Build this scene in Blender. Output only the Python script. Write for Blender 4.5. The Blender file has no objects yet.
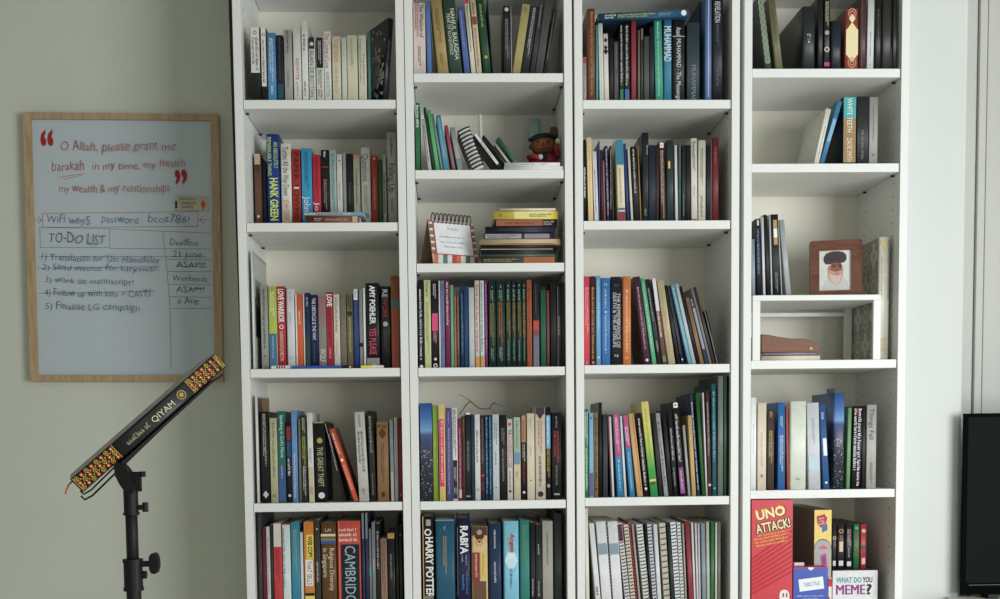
import bpy, bmesh, math, random, re
from mathutils import Matrix, Vector
C = bpy.context.scene.collection
SC = bpy.context.scene
# ---------------------------------------------------------------- camera (solved from the bookcases' edges)
Z0 = 1.30                      # height of the lens above the floor
CAM = (-0.0827, -2.5936, Z0)
YAW, PITCH, ROLL, F, PX, PY = -0.0309, 0.0633, -0.0113, 1067.29, 484.72, 502.36
def _rot():
    cy, sy = math.cos(YAW), math.sin(YAW); cp, sp = math.cos(PITCH), math.sin(PITCH); cr, sr = math.cos(ROLL), math.sin(ROLL)
    R0 = Matrix(((1,0,0),(0,0,-1),(0,1,0))); Yw = Matrix(((cy,sy,0),(-sy,cy,0),(0,0,1)))
    P = Matrix(((1,0,0),(0,cp,-sp),(0,sp,cp))); Rl = Matrix(((cr,-sr,0),(sr,cr,0),(0,0,1)))
    return Rl @ P @ R0 @ Yw
ROT = _rot()
cam_d = bpy.data.cameras.new('camera'); cam = bpy.data.objects.new('camera', cam_d); C.objects.link(cam)
cam_d.sensor_width = 36; cam_d.lens = F*36/1000
cam_d.shift_x = (500-PX)/1000; cam_d.shift_y = (PY-299.5)/1000
cam_d.clip_start = 0.05
_m = Matrix.Identity(4)
for _i in range(3):
    _m[_i][0] = ROT[0][_i]; _m[_i][1] = -ROT[1][_i]; _m[_i][2] = -ROT[2][_i]; _m[_i][3] = CAM[_i]
cam.matrix_world = _m
SC.camera = cam
# ---------------------------------------------------------------- light
SC.view_settings.view_transform = 'Standard'; SC.view_settings.look = 'None'
SC.view_settings.gamma = 1; SC.view_settings.use_curve_mapping = False
SC.view_settings.exposure = EXPO = 0.0
SC.cycles.use_denoising = True
W = bpy.data.worlds.new('World'); SC.world = W; W.use_nodes = True
W.node_tree.nodes['Background'].inputs[0].default_value = (0.86, 0.97, 0.93, 1)
W.node_tree.nodes['Background'].inputs[1].default_value = 0.22
def area(name, loc, target, sx, sy, power, col):
    l = bpy.data.lights.new(name, 'AREA'); l.shape = 'RECTANGLE'; l.size = sx; l.size_y = sy; l.energy = power; l.color = col
    o = bpy.data.objects.new(name, l); C.objects.link(o); o.location = loc
    o.rotation_euler = (Vector(target)-Vector(loc)).to_track_quat('-Z', 'Y').to_euler()
    return o
area('window_daylight', (2.3, -2.75, 1.42), (0.5, 0.0, 1.15), 1.5, 1.7, 84, (0.95, 0.98, 1.0))
area('front_fill', (0.3, -3.9, 1.2), (0.2, 0.0, 1.2), 2.0, 1.6, 11, (1.0, 0.99, 0.94))  # added fill from behind the camera, no window known there

# ---------------------------------------------------------------- helpers
def unproj(x, y, Y):
    """the point on the vertical plane y = Y (metres into the wall) that the photograph shows at x, y"""
    d = ROT.transposed() @ Vector(((x-PX)/F, (y-PY)/F, 1.0))
    t = (Y-CAM[1])/d.y
    return Vector((CAM[0]+t*d.x, Y, CAM[2]+t*d.z))
def proj(p):
    q = ROT @ (Vector(p)-Vector(CAM))
    return PX+F*q.x/q.z, PY+F*q.y/q.z
def lin(h):
    v = []
    for i in (0, 2, 4):
        c = int(h[i:i+2], 16)/255
        v.append(c/12.92 if c <= .04045 else ((c+.055)/1.055)**2.4)
    return v
MATS = {}
def node(nt, t, **k):
    n = nt.nodes.new(t)
    for a, b in k.items(): setattr(n, a, b)
    return n
def base_mat(name, rough=.5, spec=.4):
    m = bpy.data.materials.new(name); m.use_nodes = True
    b = m.node_tree.nodes['Principled BSDF']
    b.inputs['Roughness'].default_value = rough; b.inputs['Specular IOR Level'].default_value = spec
    return m, m.node_tree, b
def mix_noise(nt, b, c1, c2, scale=40, detail=3, coords='Object', stretch=None):
    tc = node(nt, 'ShaderNodeTexCoord'); nz = node(nt, 'ShaderNodeTexNoise'); nz.inputs['Scale'].default_value = scale; nz.inputs['Detail'].default_value = detail
    if stretch:
        mp = node(nt, 'ShaderNodeMapping'); mp.inputs['Scale'].default_value = stretch
        nt.links.new(tc.outputs[coords], mp.inputs['Vector']); nt.links.new(mp.outputs[0], nz.inputs['Vector'])
    else: nt.links.new(tc.outputs[coords], nz.inputs['Vector'])
    r = node(nt, 'ShaderNodeValToRGB'); r.color_ramp.elements[0].position = .35; r.color_ramp.elements[1].position = .68
    r.color_ramp.elements[0].color = (*c1, 1); r.color_ramp.elements[1].color = (*c2, 1)
    nt.links.new(nz.outputs['Fac'], r.inputs['Fac']); nt.links.new(r.outputs['Color'], b.inputs['Base Color'])
    return r
GAIN = 1.04; PLAIN = .98
def M(hexc, rough=.42, gain=None, spec=.35):
    """printed cover / plastic of one colour with slight handling wear"""
    k = (hexc, rough, gain)
    if k in MATS: return MATS[k]
    m, nt, b = base_mat('cover_'+hexc, rough, spec)
    c = lin(hexc); g = .3*c[0]+.6*c[1]+.1*c[2]
    c = [min(.86, (v*.9+g*.1)*(gain or GAIN)) for v in c]
    if gain == PLAIN: b.inputs['Base Color'].default_value = (*c, 1)
    else: mix_noise(nt, b, [v*.95 for v in c], [min(.9, v*1.05) for v in c], 60, 2)
    MATS[k] = m; return m
def ink(hexc):
    k = ('ink', hexc)
    if k in MATS: return MATS[k]
    m, nt, b = base_mat('ink_'+hexc, .5, .3)
    b.inputs['Base Color'].default_value = (*[min(.86, v*GAIN) for v in lin(hexc)], 1)
    MATS[k] = m; return m
def paper(hexc='d6cfb8'):
    k = ('paper', hexc)
    if k in MATS: return MATS[k]
    m, nt, b = base_mat('paper_'+hexc, .85, .1)
    c = [min(.85, v*1.1) for v in lin(hexc)]
    mix_noise(nt, b, [v*.78 for v in c], c, 300, 2, 'Object', (4, .3, .05))
    MATS[k] = m; return m
def special(kind):
    if kind in MATS: return MATS[kind]
    m, nt, b = base_mat('cover_'+kind.lower(), .35)
    tc = node(nt, 'ShaderNodeTexCoord'); sp = node(nt, 'ShaderNodeSeparateXYZ'); nt.links.new(tc.outputs['Generated'], sp.inputs[0])
    r = node(nt, 'ShaderNodeValToRGB'); nt.links.new(sp.outputs['Z'], r.inputs['Fac'])
    stops = {'NIGHT': [(0, '262c34'), (.3, '2c333c'), (.55, '3b3c56'), (.68, '4c5884'), (.72, '7c9fcc'), (.85, '4a74b0'), (1, '2c548c')],
             'MEADOW': [(0, '3f8f50'), (.3, '4fa055'), (.5, '9cba58'), (.75, 'd6cf74'), (1, 'e6d48a')]}[kind]
    e = r.color_ramp.elements
    while len(e) < len(stops): e.new(.5)
    for q, (p, h) in zip(e, stops): q.position = p; q.color = (*[min(.86, v*GAIN) for v in lin(h)], 1)
    out = r.outputs['Color']
    if kind == 'NIGHT':
        vo = node(nt, 'ShaderNodeTexVoronoi'); vo.inputs['Scale'].default_value = 190; nt.links.new(tc.outputs['Object'], vo.inputs['Vector'])
        lt = node(nt, 'ShaderNodeMath', operation='LESS_THAN'); lt.inputs[1].default_value = .2; nt.links.new(vo.outputs['Distance'], lt.inputs[0])
        lz = node(nt, 'ShaderNodeMath', operation='LESS_THAN'); lz.inputs[1].default_value = .55; nt.links.new(sp.outputs['Z'], lz.inputs[0])
        mu = node(nt, 'ShaderNodeMath', operation='MULTIPLY'); nt.links.new(lt.outputs[0], mu.inputs[0]); nt.links.new(lz.outputs[0], mu.inputs[1])
        mx = node(nt, 'ShaderNodeMix', data_type='RGBA'); nt.links.new(mu.outputs[0], mx.inputs['Factor']); nt.links.new(out, mx.inputs[6]); mx.inputs[7].default_value = (.7, .75, .8, 1)
        out = mx.outputs[2]
    nt.links.new(out, b.inputs['Base Color']); MATS[kind] = m; return m
def obj(name, mesh, m=None, parent=None):
    if isinstance(mesh, bmesh.types.BMesh):
        me = bpy.data.meshes.new(name); mesh.to_mesh(me); mesh.free(); mesh = me
    o = bpy.data.objects.new(name, mesh); C.objects.link(o)
    if m is not None:
        if len(mesh.materials) == 0: mesh.materials.append(m)
        elif mesh.materials[0] != m: o.material_slots[0].link = 'OBJECT'; o.material_slots[0].material = m
    if parent is not None: o.parent = parent
    return o
def smooth(o):
    for p in o.data.polygons: p.use_smooth = True
    return o
def empty(name, loc, label=None, cat=None, group=None, rot=(0,0,0)):
    o = bpy.data.objects.new(name, None); C.objects.link(o); o.location = loc; o.rotation_euler = rot; o.empty_display_size = .02
    return tag(o, label, cat, group)
def tag(o, label=None, cat=None, group=None, kind=None):
    for k, v in (('label', label), ('category', cat), ('group', group), ('kind', kind)):
        if v: o[k] = v
    return o
def bx(bm, x0, x1, y0, y1, z0, z1, M4=None):
    r = bmesh.ops.create_cube(bm, size=1)
    T = Matrix.Translation(((x0+x1)/2, (y0+y1)/2, (z0+z1)/2)) @ Matrix.Diagonal((x1-x0, y1-y0, z1-z0, 1))
    bmesh.ops.transform(bm, matrix=(M4 @ T) if M4 else T, verts=r['verts']); return r['verts']
def box(x0, x1, y0, y1, z0, z1, bev=0.0, seg=2):
    bm = bmesh.new(); bx(bm, x0, x1, y0, y1, z0, z1)
    if bev: bmesh.ops.bevel(bm, geom=list(bm.edges), offset=bev, segments=seg, profile=.5, affect='EDGES')
    return bm
def cyl(bm, p0, p1, r0, r1=None, seg=16):
    p0, p1 = Vector(p0), Vector(p1); d = p1-p0
    r = bmesh.ops.create_cone(bm, cap_ends=True, segments=seg, radius1=r0, radius2=r0 if r1 is None else r1, depth=d.length)
    bmesh.ops.transform(bm, matrix=Matrix.Translation((p0+p1)/2) @ d.to_track_quat('Z', 'Y').to_matrix().to_4x4(), verts=r['verts']); return r['verts']
def ell(bm, c, rx, ry, rz, sub=3, rot=None):
    r = bmesh.ops.create_icosphere(bm, subdivisions=sub, radius=1)
    T = Matrix.Translation(c) @ (rot or Matrix.Identity(4)) @ Matrix.Diagonal((rx, ry, rz, 1))
    bmesh.ops.transform(bm, matrix=T, verts=r['verts']); return r['verts']
def tube(bm, pts, rad, seg=8, closed=False):
    pts = [Vector(p) for p in pts]; n = len(pts); rings = []; rad = rad if isinstance(rad, (list, tuple)) else [rad]*n
    up = Vector((0.13, 0.21, 0.97))
    for i, p in enumerate(pts):
        d = (pts[(i+1) % n]-pts[i-1]) if closed else (pts[min(i+1, n-1)]-pts[max(i-1, 0)])
        d.normalize(); a = d.cross(up)
        if a.length < .05: a = d.cross(Vector((1, 0, 0)))
        a.normalize(); b = d.cross(a)
        rings.append([bm.verts.new(p+rad[i]*(math.cos(t)*a+math.sin(t)*b)) for t in [2*math.pi*k/seg for k in range(seg)]])
    for i in range(n if closed else n-1):
        A, B = rings[i], rings[(i+1) % n]
        for k in range(seg): bm.faces.new((A[k], A[(k+1) % seg], B[(k+1) % seg], B[k]))
    if not closed: bm.faces.new(rings[0][::-1]); bm.faces.new(rings[-1])
def prism(bm, poly, y0, y1):
    """polygon in x,z extruded from y0 to y1"""
    a = [bm.verts.new((x, y0, z)) for x, z in poly]; b = [bm.verts.new((x, y1, z)) for x, z in poly]; n = len(poly)
    bm.faces.new(a); bm.faces.new(b[::-1])
    for i in range(n): bm.faces.new((a[i], b[i], b[(i+1) % n], a[(i+1) % n]))
    bmesh.ops.recalc_face_normals(bm, faces=bm.faces)
def flat(quads):
    """flat printed shapes: list of polygons in 3-D"""
    me = bpy.data.meshes.new('print'); vs = []; fs = []
    for q in quads: fs.append(tuple(range(len(vs), len(vs)+len(q)))); vs += [tuple(p) for p in q]
    me.from_pydata(vs, [], fs); return me
# x0 x1 ytop xtop colour kind | what it looks like | marks on the spine (zoom-grid readings, turned into metres on the spine plane)
ROWS = []
def ROW(*a): ROWS.append(a)
ROW('1a', 240, 20, .1603, .016, 'top shelf, leftmost bookcase', '''
72 133 45 - 1b1c1c p | black paperback with white doodled upper spine, first from the side panel | B,d6d4ce,45,330;S,1c1c1c,110,325,.7;O,a8324a,80,.2
137 173 50 - 1b1c1c p | paperback with white upper spine, red ring and gold lettering | B,dcdad4,50,415;S,8a6a30,125,250,.4;S,222222,250,400,.45;O,b03048,92,.28
177 229 80 - 4a8fc2 p | sky-blue paperback with white lettering | S,e8eef0,115,390,.5;S,e8eef0,410,470,.25
234 276 95 - 1c1e28 p | navy-black paperback with teal foot | B,1f5060,400,490;S,55585e,110,380,.25
281 331 60 - a6a69e p | mid-grey paperback with dark lettering | S,3a3a38,70,210,.3;S,6a6a66,320,430,.25
338 388 35 - d9d9d3 p | plain white paperback lettered in faded red, beside the mid-grey one | T,REMOTE,b06058,240,375,.32;S,8a8a86,390,480,.25
391 429 3 - dfdfdb p | tallest white paperback with small black lettering | S,161616,90,200,.4;S,161616,385,480,.35
434 474 108 - d2d3cb p | short white paperback with a black picture block at its head | B,20242a,108,180;C,c8c8c0,150,.3;T,ALAIN DE BOTTON,47565a,190,480,.5
480 527 110 - cfd0ca p | paperback half black above half white with red foot lettering | B,17181a,110,300;S,d8d8d4,130,280,.4;S,30342e,310,430,.5;S,b04030,435,492,.6
530 573 72 - dcdcd4 p | white paperback with a handwritten red title | T,The Course of Love,b04a40,85,300,.55;T,ALAIN DE BOTTON,7a8484,325,480,.45
580 633 103 - cfc9ac p | cream paperback with orange capitals | T,THE NEWS,c08448,120,265,.4;S,b0a888,290,470,.3
638 670 110 - c9ccba p | narrow pale green-white paperback without lettering |
673 737 95 - cbc8ae p.018/.095 | wide cream paperback with faint single title line | S,8a8870,115,290,.25
743 792 95 - cfccb4 p.018/.055 | cream paperback with two columns of small lettering | S,6a6a5c,120,400,.2,-.22;S,6a6a5c,210,410,.2,.2
800 818 75 - 426f6c p.022/.026 | teal paperback behind the splattered black book |
''')
ROW('1b', 240, 130, .1603, .1, 'second shelf, leftmost bookcase', '''
97 137 150 - 63432f p | brown paperback with cream cartoon head, nearest the side panel | B,cdb894,150,215;S,2a201a,160,280,.6;C,d8d0c0,540,.2
140 168 200 - 465366 p.13 | slate-blue paperback half hidden beside the brown one |
174 253 25 - 1a3a88 h | thick royal-blue hardcover with yellow-green lettering | T,AN ABSOLUTELY,c4dc6c,75,240,.26,.25;T,REMARKABLE THING,c4dc6c,45,285,.24,-.25;T,HANK GREEN,cfe070,300,565,.48,.05
260 328 85 - dddace h | white hardcover with black handwritten title and orange author name | T,Turtles All the Way Down,1d1d1d,105,410,.42;T,JOHN GREEN,d06a38,435,565,.42
332 384 120 - aa2c2c p | red paperback with black spaced capitals | T,PAPER TOWNS,33100f,140,560,.45;B,d8c8c0,355,368,.2,.8
390 455 115 - 2f9bca p | bright cyan-blue paperback with white lower lettering | S,1a4a66,140,380,.35;T,John,f0f4f4,415,510,.5
460 509 155 - c02438 p | crimson paperback with white foot lettering | S,7a1220,175,420,.35;T,Jo,f0e0e0,450,505,.5
513 562 125 - 1c1b1d p | black paperback with white lettering between crimson and pale teal | S,c8c8c8,135,180,.3;S,c8a0a0,310,500,.4;B,8a2a30,228,236
565 607 125 - a0b6b0 p | pale teal paperback with dark lettering | S,3a5a58,150,510,.4
610 644 152 - d2d2ca p | white paperback with tiny dark mark | C,333333,190,.15;S,666666,330,440,.25
647 667 140 - 969794 p | slim grey paperback left of the plain black one |
670 711 148 - 1e1f20 p | plain black paperback with dull lettering | S,6a6a6c,330,460,.25
713 753 155 - aaa890 p | cream-grey paperback with an orange head edge | B,b8613c,155,172;S,55553f,240,470,.3
758 820 110 - c8c6bb h | broad off-white hardcover with a scribbled black title | T,Questions,3a3a38,150,320,.5;S,6a6862,345,500,.35;C,888478,535,.3
825 864 160 - ad3a2a p | brick-red paperback with white lettering | S,d8b8a8,300,500,.25;C,e0c060,180,.2
867 893 185 - 2c5a3b p | green paperback beside the brick-red one |
895 917 152 - b3b09b p | slim beige paperback with black marks, beside the tallest grey-white one | S,2e2e26,265,520,.6
922 984 15 - bcbbb3 h | tallest grey-white hardcover with a quirky black title | S,55554f,50,170,.25;T,Falling Up,202020,210,390,.5;S,55554f,430,520,.22
''')
ROW('1c', 245, 276, .1603, .03, 'third shelf, leftmost bookcase', '''
52 64 -160 - d8dad5 m.012 | tall thin white booklet against the side panel, greenery on its cover |
106 152 55 - 9fa09a p | light grey paperback with dark vertical title | S,3a3a38,85,460,.35;C,222222,500,.1
156 206 65 - b3c143 p | paperback lime above and blue below | B,3c73a2,360,570;S,e8ead8,100,260,.55;S,b8cce0,375,520,.25
209 259 65 - ba2a34 p | red paperback with bold white title and heart mark | T,LOVE WARRIOR,f0e8e6,82,290,.55;O,f0e8e6,318,.28;T,GLENNON DOYLE MELTON,f0dcd8,345,530,.33
266 318 80 - d6d8da h | white hardcover with pale blue lettering | S,aab4c0,100,170,.25;S,aab4c0,225,310,.25;C,b0b8c0,510,.18
321 331 112 - e4e2dc p | very thin white booklet left of the orange spine |
332 366 112 - dd5c2a p | orange paperback with small white title | S,f4e4d8,220,310,.4
369 379 112 - dcdad4 p | very thin white booklet right of the orange spine |
382 412 105 374 1f3253 p | slim dark blue paperback with green foot leaning a little | B,2b4a3c,380,560;S,b8c4d0,135,195,.4
414 461 118 - 1a2450 p | navy paperback with white capitals | T,THE OBSTACLE IS THE WAY,e8ecf4,138,400,.38;S,4a5688,420,540,.3
464 513 130 - 8a8682 p | grey paperback with pink handwritten title | S,d0566c,135,325,.8;T,WOLF,dcdcd8,455,535,.6
515 556 100 - b02a3a p | red paperback with white italic title | T,LOVE,f0e4e4,115,190,.6;S,74141f,200,440,.5;S,e0a0a0,450,520,.3
559 597 115 - d3cfc2 p | cream-white paperback with brown lettering | S,8a7458,135,360,.4;S,b0a48c,400,500,.3
600 637 115 - 7b7263 p | plain taupe paperback |
641 681 115 - 706a47 p | olive paperback with a round dark emblem | C,2c2a1c,235,.38;S,b8b088,260,480,.3;S,35321f,130,210,.5
683 714 82 - 2b4080 p | blue paperback with a white head | B,d3d6d4,82,150;S,5a6a9a,165,420,.3;S,8a8a8c,90,140,.4
718 740 80 - 8b8a85 p | slim grey paperback right of the white-headed blue one | C,18181a,430,.6
743 757 75 - dddedd p | slim white booklet left of the widest black hardcover |
760 845 45 - 1b1b1e h | widest black hardcover with white and pink capitals | T,AMY POEHLER,e4e4e4,60,300,.32;T,YES PLEASE,d8586c,325,490,.4;B,8c857d,512,575
849 914 65 - 1e1e20 h | black hardcover with red and grey title over a grey heart | T,RE,b8b8b8,85,135,.4;T,WORK,903a3c,140,265,.4;C,a8a8a6,300,.24;S,555557,330,480,.3
917 968 -2 - 96562f p | tan-orange paperback with a teal picture band, last in its row | B,3c746c,150,195;B,a34a2c,210,575
''')
ROW('1d', 250, 390, .1937, .02, 'fourth shelf, leftmost bookcase', '''
38 50 28 - d8d8d4 m.012 | tall white-edged album with brown photo cover, next to the side panel |
62 106 112 - 1a1b1c p | black paperback with white lettering and emblem at its foot | S,c8c8c8,125,400,.4;D,c0c0c0,540,.35
110 147 145 - b7b58d p | pale yellow-green paperback | S,55543c,170,460,.25;S,3a3a2c,540,560,.5
150 190 110 - 1f6b62 p | paperback teal above and blue below | B,3c5a96,400,575;T,Speaking in God's Name,cfe4dc,130,350,.36,.1;S,b8c8dc,390,460,.25
194 220 165 - 1a1c22 p | dark paperback with red and blue picture strip | B,8a2a2c,190,260;B,2c4a78,265,345;S,d8d8d8,355,450,.5;C,c0c0c0,545,.3
222 250 105 - 6c93c9 p | light blue paperback with a pale stripe | S,d0dcec,330,560,.3
256 268 150 - 6a7064 p | very slim grey-green booklet beside the light blue paperback |
271 299 130 - 38382e p | dark olive paperback with yellow-green and white lettering | S,d8dca0,145,225,.5;S,b8c848,240,390,.6;S,e0e0d8,395,550,.5
306 334 118 292 d8d8d4 p | white paperback with cream foot, leaning slightly | B,c9bb94,400,575;S,8a98a8,300,380,.5;S,222222,500,545,.6
344 400 165 328 18191a p | wide black paperback with gold disc and white lettering | C,b39a5c,262,.26;T,THE GREAT THEFT,c8bd96,295,500,.4;C,d8d8d4,545,.3;B,a8914c,165,172
470 496 172 372 1d1e20 p | dark paperback leaning under the orange one, white head edge | S,c8c8c8,230,420,.5;B,c0c4c6,172,225,0,.3
529 562 205 398 d2562f p | orange paperback leaning steeply to the left | S,f4e4da,225,340,.45;C,f0ece8,365,.33;S,f0d8cc,390,520,.35
565 616 115 538 c3c2ba p | light grey paperback with dark lettering, right of the empty gap | S,77776f,130,200,.25;S,33332f,215,430,.6;S,55554f,510,545,.3
625 654 108 603 262824 p | dark charcoal paperback, right of the light grey one | S,aaa99e,135,330,.4;S,7a7a70,430,545,.3
660 719 165 652 8d6c42 p | tan paperback with brown ornaments | D,4a3218,225,.35;S,5c4224,275,480,.3;D,3a2814,540,.2;S,4a3218,180,200,.8
728 747 155 718 7d868a p | slim blue-grey paperback, right of the tan one | B,a9a498,420,575
749 768 142 741 a9a8a4 p | slim light grey paperback, left of the dark red one | S,55555a,180,480,.3
771 787 142 - 8c2029 p | slim dark red paperback, last in its row | C,d8b8b8,540,.2
''')
ROW('1e', 250, 506, .16, .02, 'lowest shelf, leftmost bookcase', '''
57 79 45 - 3d3d40 b | dark grey folder against the side panel |
84 106 140 - 6d1c2c p | slim dark red paperback left of the slim white one |
109 131 130 - c9c9c7 p | slim white paperback | S,666666,200,560,.3
134 150 115 - 37302c p | slim dark brown paperback right of the slim white one |
153 206 110 - c9353c p | paperback grey above and red below | B,c6c6bb,110,255;S,88332f,270,480,.5
210 258 118 - d2e2df p | pale mint paperback with grey lettering | S,74858a,140,520,.3,-.3
264 316 105 - 3089a8 p | teal-blue paperback with faint gold lettering | S,a8b070,150,430,.4
319 336 165 - cdd0d0 p | slim white booklet left of the orange paperback |
343 407 100 - da8129 p | orange paperback with yellow and white title panels | B,e6cf3a,180,330,.25,1;T,WEB COPY,1b1b1b,188,325,.34,.12;B,e8e6e0,335,500,.12,.85;T,THAT SELLS,1c1c1c,342,492,.36;B,1a1a1a,545,562;B,e6d24a,562,620
411 443 90 - 3b3b39 p | dark grey paperback with white lettering right of the orange one | S,d0d0cc,350,480,.4;C,d0d0cc,145,.15
447 545 105 - 61421f h | thick brown hardcover with a rainbow stripe | H,LAI,d8c8a0,150,.2;B,d8c8a8,175,190;B,7a3a30,190,203;B,5f8a3f,203,217;B,3f4f9a,217,235;T,Religious Diversity,dccfae,265,530,.24,.22;T,in Singapore,dccfae,265,445,.24,-.2
550 698 95 - cb4b3a h | thickest red hardcover dictionary with a black title panel | B,17191d,240,640,.16,.94;T,CAMBRIDGE,9fb4c4,250,640,.36,.05;H,,e8d0c4,148,.13;H,,e8d0c4,178,.15;H,,e8d0c4,210,.15;B,e8786a,95,640,.07,.1
704 722 45 - 28324f m | first of two thin navy magazines with grey heads | B,77787c,45,205
726 745 45 - 28324f m | second of two thin navy magazines with grey heads | B,77787c,45,205
748 763 145 - 6f7678 m | thin grey-green magazine with a teal patch | B,4a9a8c,390,435
766 789 105 - 7b7d7f m | thin mid-grey magazine right of the teal patch | S,cccccc,330,420,.4
792 817 110 - 1c1c1e p | black paperback with white lettering left of the beige one | S,b8b8b8,160,400,.45
820 860 205 - 8d7362 p | beige paperback with dull red lettering | S,8c3c2c,220,560,.55
863 911 170 - 1d1c1b h | black hardcover with an ochre head label | B,a5823e,170,205;S,8a8a80,300,460,.25
915 933 75 - 18191a b | slim black folder with a grey sticker |
936 955 130 - 202123 b | slim black folder against the right side panel | C,8a8c8c,180,.3
''')
ROW('2a', 410, 0, .16, .02, 'top shelf, second bookcase', '''
25 100 18 - d2c0b9 p | wide pinkish-white paperback with black and red title | T,The Wisdom of,1c1c1c,25,235,.28,.2;S,b02a30,20,235,.3,-.2;S,44403f,290,415,.25
110 137 10 98 4c76b6 p | blue paperback beside the pinkish-white one | S,7f9fd0,60,300,.2
172 244 -14 124 a48f55 h | tan hardcover with brown lettering, leaning left | S,5c4420,60,230,.35;S,9a4a28,230,275,.35;S,6c5530,340,420,.25
247 330 -5 198 2f4a3a h | dark green hardcover with white capitals | T,NAHJUL BALAGHA,d8dcc8,60,380,.26,.2;T,PEAK OF ELOQUENCE,ccd2bc,90,345,.2,-.15
340 376 45 297 4d62a0 p | mid-blue paperback leaning left | S,98a8d4,70,300,.35
383 413 0 337 d3cebb p | cream paperback with red head leaning left | B,b03038,0,25;S,6a6654,40,330,.35
416 450 -12 374 cfbb9a p | tan-cream paperback leaning left | S,4a3420,20,100,.4;B,7c4a34,105,155;S,6a5438,180,420,.3
461 512 -12 410 1f4c32 h | deep green hardcover with gold emblem, leaning left | S,98a878,30,180,.3;C,c8a850,360,.2
514 522 0 480 1c2a3a p | very slim navy booklet beside the deep green hardcover |
585 630 36 - 27272a h | black hardcover with grey title, standing apart after the gap | S,9a9a98,120,370,.4;C,b8b8b0,60,.28
632 637 40 - b4b4ae p | very thin white booklet beside that black hardcover |
640 690 30 702 aa9b61 p | tan-gold paperback leaning right | S,6a5c30,50,90,.4
693 742 44 757 2a2b2d p | black paperback with white lettering, leaning right against others | S,c4c4c4,55,370,.4
746 778 20 806 34363a p | slim slate paperback leaning right, second dark one after the gold | S,a0a0a0,30,180,.25
782 830 15 842 4a4849 p | dark grey paperback leaning right, third after the gold |
834 858 55 896 232324 p | slim black paperback leaning right, last in its row | S,8c8c8c,80,400,.2
''')
ROW('2b', 410, 95, .16, .02, 'second shelf, second bookcase', '''
38 63 50 35 1f6c42 p | green paperback with white head lettering, first in its row | S,e4ece4,65,210,.6
113 135 150 72 bcbcba p | slim silver-grey booklet with dark lettering, leaning | S,444446,190,430,.4
140 160 80 80 17402a p | dark green paperback leaning left |
162 187 95 106 5bab6e p | light green paperback leaning left |
189 208 118 131 6f8c88 p | slim grey-teal paperback leaning left |
212 245 128 160 4b92ab p | blue-teal paperback leaning left | S,a8d0dc,150,400,.3
264 287 192 214 a34a5c p | rose-pink notebook leaning left | B,7c7470,340,455
297 328 205 250 9c9f9a p | pale grey notebook leaning left | B,6f8f9c,400,455
''')
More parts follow.
